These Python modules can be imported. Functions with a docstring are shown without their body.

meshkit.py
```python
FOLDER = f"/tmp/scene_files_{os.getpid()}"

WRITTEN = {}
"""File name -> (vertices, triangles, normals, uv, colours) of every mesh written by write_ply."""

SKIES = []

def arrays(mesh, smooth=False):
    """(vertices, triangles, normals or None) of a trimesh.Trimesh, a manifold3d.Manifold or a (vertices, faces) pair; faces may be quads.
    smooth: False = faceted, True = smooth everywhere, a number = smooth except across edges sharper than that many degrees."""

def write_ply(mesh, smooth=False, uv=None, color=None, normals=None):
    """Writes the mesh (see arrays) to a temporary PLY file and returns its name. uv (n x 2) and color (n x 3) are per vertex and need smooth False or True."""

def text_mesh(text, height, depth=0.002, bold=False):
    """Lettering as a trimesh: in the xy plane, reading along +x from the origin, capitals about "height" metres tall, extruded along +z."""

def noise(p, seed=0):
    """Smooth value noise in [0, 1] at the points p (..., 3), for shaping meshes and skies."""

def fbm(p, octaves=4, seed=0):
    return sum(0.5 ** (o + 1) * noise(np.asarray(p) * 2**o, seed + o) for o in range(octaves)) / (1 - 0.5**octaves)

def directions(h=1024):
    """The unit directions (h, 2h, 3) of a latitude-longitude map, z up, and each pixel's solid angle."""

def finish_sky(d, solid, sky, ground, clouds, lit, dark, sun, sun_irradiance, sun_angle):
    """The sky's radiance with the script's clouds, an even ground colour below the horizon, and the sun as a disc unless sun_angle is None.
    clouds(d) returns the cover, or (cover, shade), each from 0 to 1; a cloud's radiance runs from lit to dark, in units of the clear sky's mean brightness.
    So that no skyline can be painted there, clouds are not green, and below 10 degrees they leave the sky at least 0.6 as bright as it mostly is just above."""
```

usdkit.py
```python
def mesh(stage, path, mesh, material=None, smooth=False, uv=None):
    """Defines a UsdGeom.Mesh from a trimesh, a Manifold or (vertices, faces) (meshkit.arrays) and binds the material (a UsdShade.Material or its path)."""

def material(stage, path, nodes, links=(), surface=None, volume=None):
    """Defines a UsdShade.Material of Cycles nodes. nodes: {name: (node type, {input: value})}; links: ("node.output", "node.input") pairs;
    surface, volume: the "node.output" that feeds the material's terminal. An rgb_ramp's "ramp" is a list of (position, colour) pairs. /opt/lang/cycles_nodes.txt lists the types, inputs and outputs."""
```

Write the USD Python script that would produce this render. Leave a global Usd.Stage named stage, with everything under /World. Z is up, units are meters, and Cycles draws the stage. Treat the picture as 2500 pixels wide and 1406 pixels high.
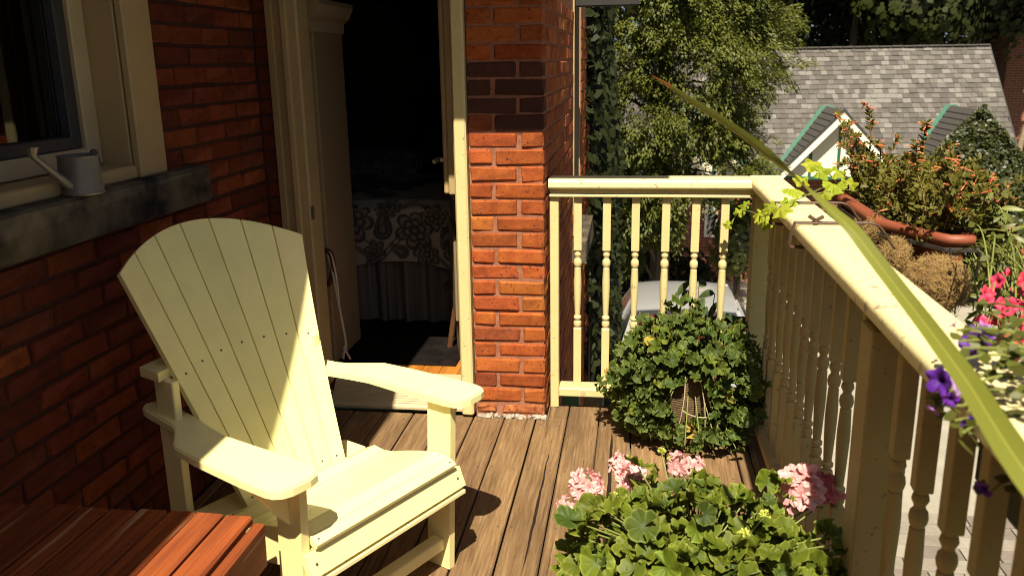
import math, random
import numpy as np
import usdkit, meshkit
from pxr import Usd, UsdGeom, UsdLux, UsdShade, Gf, Sdf, Vt

stage = Usd.Stage.CreateInMemory()
UsdGeom.SetStageUpAxis(stage, UsdGeom.Tokens.z)
UsdGeom.SetStageMetersPerUnit(stage, 1.0)
UsdGeom.Xform.Define(stage, '/World')
UsdGeom.Scope.Define(stage, '/World/Looks')
rng = np.random.default_rng(7)
random.seed(7)

# ------------------------------------------------------------------ camera, sky, sun
EYE = np.array([0.3497, -3.3535, 1.4605])
YAW, PITCH, ROLL = -0.14306302, 0.25744, 0.01579351
cam = UsdGeom.Camera.Define(stage, '/World/camera')
_cy, _sy, _cp, _sp = math.cos(YAW), math.sin(YAW), math.cos(PITCH), math.sin(PITCH)
_f = np.array([_sy * _cp, _cy * _cp, -_sp]); _r = np.array([_cy, -_sy, 0]); _d = -np.cross(_r, _f)
_r, _d = _r * math.cos(ROLL) + _d * math.sin(ROLL), _d * math.cos(ROLL) - _r * math.sin(ROLL)
cam.AddTransformOp().Set(Gf.Matrix4d(*[float(x) for row in (np.append(_r, 0), np.append(-_d, 0), np.append(-_f, 0), np.append(EYE, 1)) for x in row]))
cam.CreateFocalLengthAttr(30.089); cam.CreateHorizontalApertureAttr(36.0); cam.CreateVerticalApertureAttr(36.0 * 575 / 1024)
cam.CreateClippingRangeAttr(Gf.Vec2f(0.02, 500))
cam.CreateFStopAttr(5.0); cam.CreateFocusDistanceAttr(3.3)
cam.CreateExposureAttr(1.2)

SUN_EL, SUN_ROT = math.radians(56.4), math.atan2(0.0213, -0.5537)
sun = UsdLux.DistantLight.Define(stage, '/World/sun')
sun.CreateIntensityAttr(1.15); sun.CreateAngleAttr(0.5); sun.CreateColorAttr(Gf.Vec3f(1.0, 0.91, 0.74))
sun.CreateNormalizeAttr(True)
sun.AddRotateZOp().Set(2.2); sun.AddRotateXOp().Set(33.6)

usdkit.material(stage, '/World/Looks/sky_look', {
    'sky': ('sky_texture', {'sky_type': 'single_scattering', 'sun_disc': False, 'sun_elevation': SUN_EL, 'sun_rotation': SUN_ROT, 'aerosol_density': 2.0, 'air_density': 0.35, 'ozone_density': 0.3}),
    'bg': ('background_shader', {'strength': 0.05})}, [('sky.color', 'bg.color')], surface='bg.background')
dome = UsdLux.DomeLight.Define(stage, '/World/sky')
UsdShade.MaterialBindingAPI.Apply(dome.GetPrim()).Bind(UsdShade.Material.Get(stage, '/World/Looks/sky_look'))
dome.GetPrim().SetCustomDataByKey('kind', 'structure')

# ------------------------------------------------------------------ scene tree helpers
_used, OFF = {}, {}
def path_for(name, parent):
    base = str(parent.GetPath()) if parent is not None else '/World'
    k = (base, name); n = _used.get(k, 0); _used[k] = n + 1
    return f'{base}/{name}' + (f'_{n:03d}' if n else '')
def offset(parent):
    if parent is None: return np.zeros(3)
    p = str(parent.GetPath()).split('/')
    return OFF.get('/'.join(p[:3]), np.zeros(3))
def tag(prim, label=None, cat=None, group=None, kind=None):
    for k, v in (('label', label), ('category', cat), ('group', group), ('kind', kind)):
        if v: prim.SetCustomDataByKey(k, v)
    return prim
def thing(name, label, cat, loc=(0, 0, 0), group=None, kind=None):
    x = UsdGeom.Xform.Define(stage, path_for(name, None)); x.AddTranslateOp().Set(Gf.Vec3d(*[float(c) for c in loc]))
    OFF[str(x.GetPath())] = np.array(loc, float)
    return tag(x.GetPrim(), label, cat, group, kind)
def obj(name, mesh, mat, parent=None, smooth=False, uv=None, label=None, cat=None, group=None, kind=None):
    """one Mesh prim; vertices are given in world space"""
    v, f = mesh
    p = path_for(name, parent)
    m = usdkit.mesh(stage, p, (np.asarray(v) - offset(parent), f), M[mat], smooth, uv)
    return tag(m.GetPrim(), label, cat, group, kind)

# ------------------------------------------------------------------ mesh helpers: every shape is (vertices, triangles)
def tri(f):
    f = np.asarray(f, int)
    return np.vstack([f[:, [0, 1, 2]], f[:, [0, 2, 3]]]) if f.shape[1] == 4 else f
def cat(*ms):
    ms = [m for m in ms if m is not None and len(m[0])]
    n = np.cumsum([0] + [len(m[0]) for m in ms])
    return np.vstack([m[0] for m in ms]), np.vstack([tri(m[1]) + k for m, k in zip(ms, n)])
def _cb():
    idx, v = {}, []
    for s in np.ndindex(2, 2, 2):
        for a in range(3):
            idx[s + (a,)] = len(v); v.append((s, a))
    F = []
    for a in range(3):
        b, c = [x for x in range(3) if x != a]
        for side in (0, 1):
            q = []
            for sb, sc in ((0, 0), (1, 0), (1, 1), (0, 1)):
                s = [0, 0, 0]; s[a], s[b], s[c] = side, sb, sc; q.append(idx[tuple(s) + (a,)])
            F.append(q)
        for sb, sc in np.ndindex(2, 2):                      # edge along axis a
            s0, s1 = [0, 0, 0], [0, 0, 0]; s0[b], s0[c], s1[b], s1[c] = sb, sc, sb, sc; s1[a] = 1
            F.append([idx[tuple(s0) + (b,)], idx[tuple(s1) + (b,)], idx[tuple(s1) + (c,)], idx[tuple(s0) + (c,)]])
    T = tri(F).tolist()
    for s in np.ndindex(2, 2, 2): T.append([idx[s + (k,)] for k in range(3)])
    return v, np.array(T)
_CBV, _CBT = _cb()
_CBS = np.array([s for s, a in _CBV], float); _CBA = np.array([a for s, a in _CBV])
_p = _CBS * 2 - 1; _p = np.where(np.arange(3)[None] == _CBA[:, None], _p, _p * .8)
_n = np.cross(_p[_CBT[:, 1]] - _p[_CBT[:, 0]], _p[_CBT[:, 2]] - _p[_CBT[:, 0]])
_CBT = np.where(((_n * _p[_CBT].mean(1)).sum(1) < 0)[:, None], _CBT[:, ::-1], _CBT)
def cbox(lo, hi, c=0.003, jit=0.0):
    """box with chamfered edges (44 triangles)"""
    lo, hi = np.minimum(lo, hi).astype(float), np.maximum(lo, hi).astype(float)
    c = np.minimum(c, (hi - lo) * .45)
    full = lo + _CBS * (hi - lo)
    ins = np.where(_CBS > 0, hi - c, lo + c)
    v = np.where(np.arange(3)[None] == _CBA[:, None], full, ins)
    if jit: v = v + rng.normal(0, jit, v.shape)
    return v, _CBT.copy()
def box(lo, hi):
    lo, hi = np.minimum(lo, hi).astype(float), np.maximum(lo, hi).astype(float)
    v = np.array([[x, y, z] for x in (lo[0], hi[0]) for y in (lo[1], hi[1]) for z in (lo[2], hi[2])])
    f = tri([[0, 1, 3, 2], [4, 6, 7, 5], [0, 4, 5, 1], [2, 3, 7, 6], [0, 2, 6, 4], [1, 5, 7, 3]])
    return v, f
def bar(p, q, w, h, c=0.002, up=(0, 0, 1)):
    """chamfered bar from p to q, w wide, h high"""
    p, q = np.array(p, float), np.array(q, float); d = q - p; L = np.linalg.norm(d); d /= L
    s = np.cross(d, up); s /= np.linalg.norm(s); u = np.cross(s, d)
    v, f = cbox((0, -w / 2, -h / 2), (L, w / 2, h / 2), c)
    return p + v[:, :1] * d - v[:, 1:2] * s + v[:, 2:] * u, f
def tube(pts, rad, n=6, cap=True):
    p = np.asarray(pts, float); rad = np.broadcast_to(rad, (len(p),)).astype(float)
    t = np.gradient(p, axis=0); t /= np.linalg.norm(t, axis=1, keepdims=True) + 1e-12
    a = np.zeros_like(t); ref = np.array([0.31, 0.17, 0.93]) if abs(t[0] @ [0.31, 0.17, 0.93]) < .9 else np.array([1., 0, 0])
    for i in range(len(p)):
        x = ref - t[i] * (ref @ t[i]); x /= np.linalg.norm(x) + 1e-12; a[i] = x; ref = x
    b = np.cross(t, a); ang = np.arange(n) * 2 * np.pi / n
    v = (p[:, None] + rad[:, None, None] * (np.cos(ang)[None, :, None] * a[:, None] + np.sin(ang)[None, :, None] * b[:, None])).reshape(-1, 3)
    i, j = np.meshgrid(np.arange(len(p) - 1), np.arange(n), indexing='ij'); j2 = (j + 1) % n
    f = tri(np.stack([i * n + j, i * n + j2, (i + 1) * n + j2, (i + 1) * n + j], -1).reshape(-1, 4))
    if cap:
        m = len(v); v = np.vstack([v, p[0], p[-1]]); k = np.arange(n); e = (len(p) - 1) * n
        f = np.vstack([f, np.stack([np.full(n, m), (k + 1) % n, k], 1), np.stack([np.full(n, m + 1), e + k, e + (k + 1) % n], 1)])
    return v, f
def lathe(prof, c=(0, 0, 0), n=16):
    """prof: (r, z) from bottom to top, closed with discs"""
    prof = np.asarray(prof, float); ang = np.arange(n) * 2 * np.pi / n
    v = np.stack([prof[:, :1] * np.cos(ang), prof[:, :1] * np.sin(ang), np.repeat(prof[:, 1:], n, 1)], -1).reshape(-1, 3)
    i, j = np.meshgrid(np.arange(len(prof) - 1), np.arange(n), indexing='ij'); j2 = (j + 1) % n
    f = tri(np.stack([i * n + j, i * n + j2, (i + 1) * n + j2, (i + 1) * n + j], -1).reshape(-1, 4))
    return v + np.array(c, float), f
def prism(poly, lo, hi, axes='xyz'):
    """2-D polygon (counter-clockwise or not) extruded from lo to hi; axes: where the polygon's two axes and the extrusion go"""
    import trimesh
    from shapely.geometry import Polygon
    m = trimesh.creation.extrude_polygon(Polygon(poly).buffer(0), abs(hi - lo), engine='earcut')
    v = np.array(m.vertices); v[:, 2] += min(lo, hi); out = np.zeros_like(v)
    for k, a in enumerate(axes): out[:, 'xyz'.index(a)] = v[:, k]
    f = np.array(m.faces)
    vv = out[f]; vol = np.einsum('ij,ij->i', vv[:, 0], np.cross(vv[:, 1], vv[:, 2])).sum()
    return out, (f if vol > 0 else f[:, ::-1])
def rotz(v, a): c, s = math.cos(a), math.sin(a); return v @ np.array([[c, s, 0], [-s, c, 0], [0, 0, 1.]])
def frame(n, roll=0.0):
    """rows x, y, z: an orthonormal frame whose z is n"""
    n = np.asarray(n, float); n = n / np.linalg.norm(n)
    a = np.cross([0, 0, 1.0], n) if abs(n[2]) < .95 else np.array([1., 0, 0]); a -= n * (a @ n); a /= np.linalg.norm(a); b = np.cross(n, a)
    return np.array([a * math.cos(roll) + b * math.sin(roll), b * math.cos(roll) - a * math.sin(roll), n])
def rnd(a, b): return float(rng.uniform(a, b))
def quads(centers, X, Y, shape):
    """many flat pieces at once: shape (k,2) outline fan, X,Y (n,3) axes scaled"""
    n, k = len(centers), len(shape)
    v = centers[:, None] + shape[None, :, :1] * X[:, None] + shape[None, :, 1:2] * Y[:, None]
    f = np.array([[0, i, i + 1] for i in range(1, k - 1)])
    return v.reshape(-1, 3), (f[None] + (np.arange(n) * k)[:, None, None]).reshape(-1, 3)

# ------------------------------------------------------------------ materials
M = {}
def mat(name, col, rough=0.6, var=0.25, scale=12.0, stretch=(1, 1, 1), bump=0.0, bscale=None, col2=None, spots=None, objvar=0.0, island=0.0, spec=0.4, detail=5, trans=0.0, hue=0.0, **extra):
    """principled paint, brick, wood ...: two tones mixed by noise, optional dark spots, bump, a change per object and per leaf"""
    col = np.array(col, float); col2 = col * (1 - var) if col2 is None else np.array(col2, float)
    nodes = {'tc': ('texture_coordinate', {}), 'oi': ('object_info', {}), 'ge': ('geometry', {}),
             'add': ('mix', {'mix_type': 'add', 'fac': 1.0}), 'rr': ('combine_xyz', {}), 'm10': ('math', {'math_type': 'multiply', 'value2': 37.0}),
             'map': ('mapping', {'scale': stretch}), 'n': ('noise_texture', {'scale': scale, 'detail': detail, 'roughness': 0.6}),
             'r': ('rgb_ramp', {'ramp': [(0.32, tuple(col2)), (0.68, tuple(col))]}),
             'p': ('principled_bsdf', {'roughness': rough, 'specular_ior_level': spec, **extra})}
    L = [('oi.random', 'm10.value1'), ('m10.value', 'rr.x'), ('m10.value', 'rr.y'), ('m10.value', 'rr.z'), ('ge.position', 'add.color1'), ('rr.vector', 'add.color2'),
         ('add.color', 'map.vector'), ('map.vector', 'n.vector'), ('n.fac', 'r.fac')]
    out = 'r.color'
    if spots:
        sc, thr, sc_col = spots
        nodes['sn'] = ('noise_texture', {'scale': sc, 'detail': 3.0, 'roughness': 0.65}); nodes['sr'] = ('map_range', {'from_min': thr, 'from_max': thr + .06, 'clamp': True})
        nodes['sm'] = ('mix', {'mix_type': 'mix', 'color2': sc_col}); L += [('map.vector', 'sn.vector'), ('sn.fac', 'sr.value'), ('sr.result', 'sm.fac'), (out, 'sm.color1')]; out = 'sm.color'
    if objvar or island or hue:
        nodes['hv'] = ('hsv', {}); L += [(out, 'hv.color')]; out = 'hv.color'
        src = 'ge.random_per_island' if island else 'oi.random'; amt = island or objvar
        nodes['hr'] = ('map_range', {'to_min': 1 - amt, 'to_max': 1 + amt}); L += [(src, 'hr.value'), ('hr.result', 'hv.value')]
        if hue:
            nodes['h1'] = ('math', {'math_type': 'multiply', 'value2': 17.3}); nodes['h2'] = ('math', {'math_type': 'fraction'}); nodes['h3'] = ('map_range', {'to_min': .5 - hue, 'to_max': .5 + hue})
            L += [(src, 'h1.value1'), ('h1.value', 'h2.value1'), ('h2.value', 'h3.value'), ('h3.result', 'hv.hue')]
    L.append((out, 'p.base_color'))
    if bump:
        nodes['bn'] = ('noise_texture', {'scale': bscale or scale * 4, 'detail': 6.0, 'roughness': 0.65}); nodes['b'] = ('bump', {'strength': min(bump, 1.0), 'distance': 0.004 * max(bump, 1.0)})
        L += [('map.vector', 'bn.vector'), ('bn.fac', 'b.height'), ('b.normal', 'p.normal')]
    surf = 'p.BSDF'
    if trans:
        nodes['t'] = ('translucent_bsdf', {}); nodes['mx'] = ('mix_closure', {'fac': trans}); L += [(out, 't.color'), ('p.BSDF', 'mx.closure1'), ('t.BSDF', 'mx.closure2')]; surf = 'mx.closure'
    M[name] = usdkit.material(stage, f'/World/Looks/{name}', nodes, L, surface=surf)
# masonry
for i, (c, c2) in enumerate((((.36, .094, .018), (.24, .052, .012)), ((.32, .075, .016), (.20, .042, .011)), ((.38, .112, .021), (.28, .072, .015)), ((.25, .062, .019), (.15, .036, .013)))):
    mat(f'brick_{"abcd"[i]}', c, .85, col2=c2, scale=26, bump=.9, bscale=190, spots=(95, .60, (.07, .022, .014)), objvar=.14, hue=.004, spec=.2)
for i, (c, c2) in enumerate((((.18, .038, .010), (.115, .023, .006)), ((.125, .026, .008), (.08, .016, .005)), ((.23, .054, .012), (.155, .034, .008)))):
    mat(f'brick_old_{"abc"[i]}', c, .88, col2=c2, scale=26, bump=.9, bscale=190, spots=(95, .62, (.03, .012, .008)), objvar=.10, hue=.004, spec=.2)  # left wall brick: the porch shade is put into these darker tones
mat('brick_soot', (.075, .028, .018), .9, scale=30, bump=.8, bscale=160, objvar=.25, spec=.2)
mat('brick_worn', (.42, .14, .045), .95, col2=(.13, .04, .02), scale=40, bump=1.5, bscale=90, objvar=.2, spec=.1)
mat('mortar', (.34, .15, .088), .95, col2=(.22, .092, .055), scale=50, bump=1.0, bscale=220, spec=.1)
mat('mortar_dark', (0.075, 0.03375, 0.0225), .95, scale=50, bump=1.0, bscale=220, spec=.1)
mat('stone', (0.152, 0.12, 0.072), .9, col2=(0.0112, 0.0096, 0.008), scale=6, bump=1.2, bscale=60, spec=.2)
mat('rubble', (.5, .45, .36), .95, col2=(.16, .12, .08), scale=30, bump=1)
# timber and paint
M['deck_wood'] = usdkit.material(stage, '/World/Looks/deck_wood', {
    'oi': ('object_info', {}), 'ge': ('geometry', {}), 'm': ('math', {'math_type': 'multiply', 'value2': 53.0}), 'cx': ('combine_xyz', {}), 'ad': ('mix', {'mix_type': 'add', 'fac': 1.0}),
    'ma': ('mapping', {'scale': (1, .045, 1)}), 'mb': ('mapping', {'scale': (1, .012, 1)}), 'mc': ('mapping', {'scale': (1, .22, 1)}),
    'wob': ('noise_texture', {'scale': 9.0, 'detail': 2.0}), 'wm': ('mix', {'mix_type': 'linear_light', 'fac': .005}),
    'n1': ('noise_texture', {'scale': 95.0, 'detail': 6.0, 'roughness': .7}), 'r1': ('rgb_ramp', {'ramp': [(.28, (.095, .052, .025)), (.44, (.17, .102, .048)), (.58, (.225, .143, .070)), (.76, (.33, .235, .13))]}),
    'n2': ('noise_texture', {'scale': 6.0, 'detail': 3.0}), 'r2': ('rgb_ramp', {'ramp': [(.3, (.66, .62, .60)), (.7, (1.18, 1.14, 1.05))]}), 'mu': ('mix', {'mix_type': 'multiply', 'fac': 1.0}),
    'n3': ('noise_texture', {'scale': 42.0, 'detail': 2.0, 'roughness': .5}), 'r3': ('map_range', {'from_min': .665, 'from_max': .70, 'clamp': True}), 'cr': ('mix', {'mix_type': 'mix', 'color2': (.018, .009, .005)}),
    'n4': ('noise_texture', {'scale': 17.0, 'detail': 4.0, 'roughness': .7}), 'r4': ('map_range', {'from_min': .64, 'from_max': .74, 'to_max': .75, 'clamp': True}), 'wr': ('mix', {'mix_type': 'mix', 'color2': (.37, .27, .155)}),
    'hr': ('map_range', {'to_min': .82, 'to_max': 1.16}), 'hv': ('hsv', {}), 'b': ('bump', {'strength': .9, 'distance': .004}), 'p': ('principled_bsdf', {'roughness': .8, 'specular_ior_level': .25})},
    [('oi.random', 'm.value1'), ('m.value', 'cx.x'), ('m.value', 'cx.y'), ('ge.position', 'wob.vector'), ('ge.position', 'wm.color1'), ('wob.color', 'wm.color2'), ('wm.color', 'ad.color1'), ('cx.vector', 'ad.color2'), ('ad.color', 'ma.vector'), ('ad.color', 'mb.vector'), ('ad.color', 'mc.vector'),
     ('ma.vector', 'n1.vector'), ('n1.fac', 'r1.fac'), ('mc.vector', 'n2.vector'), ('n2.fac', 'r2.fac'), ('r1.color', 'mu.color1'), ('r2.color', 'mu.color2'), ('mb.vector', 'n3.vector'), ('n3.fac', 'r3.value'), ('mu.color', 'wr.color1'), ('ma.vector', 'n4.vector'), ('n4.fac', 'r4.value'), ('r4.result', 'wr.fac'),
     ('wr.color', 'cr.color1'), ('r3.result', 'cr.fac'), ('cr.color', 'hv.color'), ('oi.random', 'hr.value'), ('hr.result', 'hv.value'), ('hv.color', 'p.base_color'), ('n1.fac', 'b.height'), ('b.normal', 'p.normal')], surface='p.BSDF')
mat('deck_frame', (.07, .045, .025), .9, scale=20, stretch=(.1, 1, 1), bump=.5)
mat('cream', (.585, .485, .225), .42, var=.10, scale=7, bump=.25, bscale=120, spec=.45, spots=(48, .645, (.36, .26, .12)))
mat('cream_worn_shaded', (.40, .295, .125), .55, var=.14, scale=6, bump=.35, bscale=110, spec=.35, spots=(45, .64, (.22, .15, .07)))  # flecks are worn paint; base darkened to carry the side railing's shade
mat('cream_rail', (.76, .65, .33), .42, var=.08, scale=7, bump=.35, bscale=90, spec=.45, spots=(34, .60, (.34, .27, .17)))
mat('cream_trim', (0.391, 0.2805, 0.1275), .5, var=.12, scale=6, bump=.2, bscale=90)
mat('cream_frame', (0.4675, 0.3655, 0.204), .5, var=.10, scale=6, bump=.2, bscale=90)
mat('chair_paint', (.85, .765, .345), .38, var=.09, scale=9, bump=.12, bscale=260, objvar=.05, hue=.008, spec=.5)
mat('table_wood', (.30, .072, .016), .7, col2=(.13, .028, .009), scale=60, stretch=(1, .035, 1), bump=1.0, bscale=120, spots=(24, .62, (.42, .26, .13)), objvar=.18, spec=.25)
mat('teal_paint', (.16, .42, .27), .6, var=.2); mat('grey_paint', (.42, .42, .38), .7, var=.3, spots=(80, .6, (.7, .68, .6)))
mat('alu', (.62, .60, .55), .4, var=.1, metallic=.5); mat('dark_metal', (.035, .03, .028), .5, var=.3, spec=.5); mat('rust_metal', (.10, .055, .03), .55, var=.5, scale=60)
mat('screw_metal', (.10, .08, .06), .5); mat('galvanised', (0.195, 0.18, 0.1575), .45, var=.25, scale=15, metallic=.5)
# indoors
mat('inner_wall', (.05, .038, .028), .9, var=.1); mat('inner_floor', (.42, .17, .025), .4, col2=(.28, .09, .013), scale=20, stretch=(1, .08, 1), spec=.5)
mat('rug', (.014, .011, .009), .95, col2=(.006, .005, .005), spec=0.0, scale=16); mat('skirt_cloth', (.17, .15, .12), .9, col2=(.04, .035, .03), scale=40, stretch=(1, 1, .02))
mat('stool_wood', (.09, .04, .015), .4, var=.3, scale=20); mat('leather', (.07, .03, .018), .5); mat('chrome', (.75, .66, .5), .35, metallic=.3)
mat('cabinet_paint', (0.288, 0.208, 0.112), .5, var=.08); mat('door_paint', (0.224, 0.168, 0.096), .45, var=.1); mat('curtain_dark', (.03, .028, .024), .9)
# plants
def leafmat(name, col, rim, mid=None, rough=.55, trans=.18, objvar=.22, rimw=.86, hue=.012):
    """leaf with a paler rim, faint radial veins and a change per leaf: st = (radius 0..1, angle)"""
    nodes = {'at': ('texture_coordinate', {}), 'sx': ('separate_xyz', {}), 'r': ('rgb_ramp', {'ramp': [(0, tuple(np.array(mid if mid is not None else col))), (.45, tuple(np.array(col))), (rimw, tuple(np.array(col) * 1.12)), (min(rimw + .1, .99), tuple(rim)), (1, tuple(rim))]}),
             'oi': ('object_info', {}), 'w': ('math', {'math_type': 'multiply', 'value2': 44.0}), 'si': ('math', {'math_type': 'sine'}), 'vr': ('map_range', {'from_min': .75, 'from_max': 1.0, 'to_min': 0.0, 'to_max': .10, 'clamp': True}),
             'vm': ('mix', {'mix_type': 'mix', 'color2': tuple(np.array(rim) * .9)}), 'hv': ('hsv', {}), 'hr': ('map_range', {'to_min': 1 - objvar, 'to_max': 1 + objvar}),
             'h1': ('math', {'math_type': 'multiply', 'value2': 17.3}), 'h2': ('math', {'math_type': 'fraction'}), 'h3': ('map_range', {'to_min': .5 - hue, 'to_max': .5 + hue}),
             'p': ('principled_bsdf', {'roughness': rough, 'specular_ior_level': .22}), 't': ('translucent_bsdf', {}), 'mx': ('mix_closure', {'fac': trans})}
    L = [('at.UV', 'sx.vector'), ('sx.x', 'r.fac'), ('sx.y', 'w.value1'), ('w.value', 'si.value1'), ('si.value', 'vr.value'), ('vr.result', 'vm.fac'), ('r.color', 'vm.color1'), ('vm.color', 'hv.color'),
         ('oi.random', 'hr.value'), ('hr.result', 'hv.value'), ('oi.random', 'h1.value1'), ('h1.value', 'h2.value1'), ('h2.value', 'h3.value'), ('h3.result', 'hv.hue'),
         ('hv.color', 'p.base_color'), ('hv.color', 't.color'), ('p.BSDF', 'mx.closure1'), ('t.BSDF', 'mx.closure2')]
    M[name] = usdkit.material(stage, f'/World/Looks/{name}', nodes, L, surface='mx.closure')
leafmat('geranium_dark', (.043, .066, .008), (.125, .155, .032), (.028, .048, .006))
leafmat('geranium_green', (.084, .108, .008), (.165, .185, .025), (.054, .078, .007))
leafmat('geranium_yellow', (.27, .20, .03), (.34, .24, .06))
leafmat('lime_leaf', (.26, .30, .018), (.33, .35, .03), trans=.35, objvar=.12)
leafmat('broad_leaf', (.05, .075, .022), (.075, .11, .035), (.035, .055, .015))
leafmat('petunia_pink', (.68, .055, .10), (.78, .16, .20), (.45, .03, .05), trans=.25, hue=.01)
leafmat('petunia_purple', (.10, .02, .26), (.24, .10, .42), (.03, .008, .10), trans=.2, hue=.01)
leafmat('petunia_faded', (.36, .20, .48), (.45, .28, .55), (.14, .05, .2), trans=.3)
mat('stem', (.20, .22, .05), .6, var=.3, scale=20); mat('stem_woody', (.20, .11, .05), .8, var=.4, scale=30); mat('stem_pale', (.45, .38, .2), .7)
mat('petal_pink', (.92, .68, .60), .5, col2=(.86, .34, .30), scale=55, island=.18, hue=.012, trans=.25); mat('petal_rose', (.66, .15, .17), .5, var=.2, scale=25, island=.15, trans=.25)
mat('bud', (.38, .42, .06), .6, var=.2); mat('cuphea_red', (.75, .16, .05), .5, col2=(.70, .26, .12), scale=60, objvar=.15, hue=.02, trans=.2)
mat('cuphea_leaf', (.22, .225, .03), .5, island=.45, spec=.2, hue=.02, trans=.25); mat('lance_leaf', (.155, .175, .035), .45, objvar=.25, hue=.015, trans=.2)
mat('trail_leaf', (.13, .16, .025), .45, island=.35, hue=.02, trans=.25)
M['spike_leaf'] = usdkit.material(stage, '/World/Looks/spike_leaf', {'tc': ('texture_coordinate', {}), 'sx': ('separate_xyz', {}), 'w': ('math', {'math_type': 'multiply', 'value2': 120.0}), 'si': ('math', {'math_type': 'sine'}), 'vr': ('map_range', {'from_min': -1.0, 'from_max': 1.0, 'to_min': .0, 'to_max': .5}),
    'n': ('noise_texture', {'scale': 7.0, 'detail': 6.0, 'roughness': .7}), 'mp': ('mapping', {'scale': (14, 1.2, 1)}), 'r': ('rgb_ramp', {'ramp': [(.3, (.13, .145, .020)), (.7, (.215, .215, .030))]}), 'v': ('mix', {'mix_type': 'mix', 'color2': (.10, .12, .016)}),
    'ce': ('math', {'math_type': 'compare', 'value2': .5, 'value3': .035}), 'cm': ('mix', {'mix_type': 'mix', 'color2': (.235, .235, .040)}), 'ed': ('rgb_ramp', {'ramp': [(0, (.45, .34, .12)), (.02, (1, 1, 1)), (.98, (1, 1, 1)), (1, (.45, .34, .12))]}), 'em': ('mix', {'mix_type': 'multiply', 'fac': 1.0}),
    'p': ('principled_bsdf', {'roughness': .42, 'specular_ior_level': .4}), 'b': ('bump', {'strength': .35, 'distance': .001}), 't': ('translucent_bsdf', {}), 'mx': ('mix_closure', {'fac': .2})},
    [('tc.UV', 'sx.vector'), ('sx.x', 'w.value1'), ('w.value', 'si.value1'), ('si.value', 'vr.value'), ('tc.UV', 'mp.vector'), ('mp.vector', 'n.vector'), ('n.fac', 'r.fac'), ('r.color', 'v.color1'), ('vr.result', 'v.fac'), ('sx.x', 'ce.value1'), ('ce.value', 'cm.fac'), ('v.color', 'cm.color1'), ('sx.x', 'ed.fac'), ('cm.color', 'em.color1'), ('ed.color', 'em.color2'),
     ('em.color', 'p.base_color'), ('em.color', 't.color'), ('si.value', 'b.height'), ('b.normal', 'p.normal'), ('p.BSDF', 'mx.closure1'), ('t.BSDF', 'mx.closure2')], surface='mx.closure')
mat('spike_tip', (.45, .20, .05), .6, var=.2, trans=.15)
mat('cedar_leaf', (.155, .20, .022), .55, island=.4, hue=.02, trans=.25); mat('ivy_leaf', (.028, .040, .008), .6, spec=.15, island=.45, hue=.02, trans=.12)
mat('hedge_leaf', (.06, .08, .013), .45, island=.4, hue=.02, trans=.2); mat('tree_leaf', (.020, .027, .006), .5, island=.45, hue=.02, trans=.2)
mat('shrub_leaf', (.13, .165, .028), .4, island=.35, hue=.015, trans=.2); mat('bark', (.13, .095, .06), .9, var=.4, scale=12, stretch=(1, 1, .2), bump=1.5)
mat('bark_pale', (.30, .23, .14), .9, var=.35, scale=12, bump=1); mat('soil', (.03, .02, .013), .95)
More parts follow.
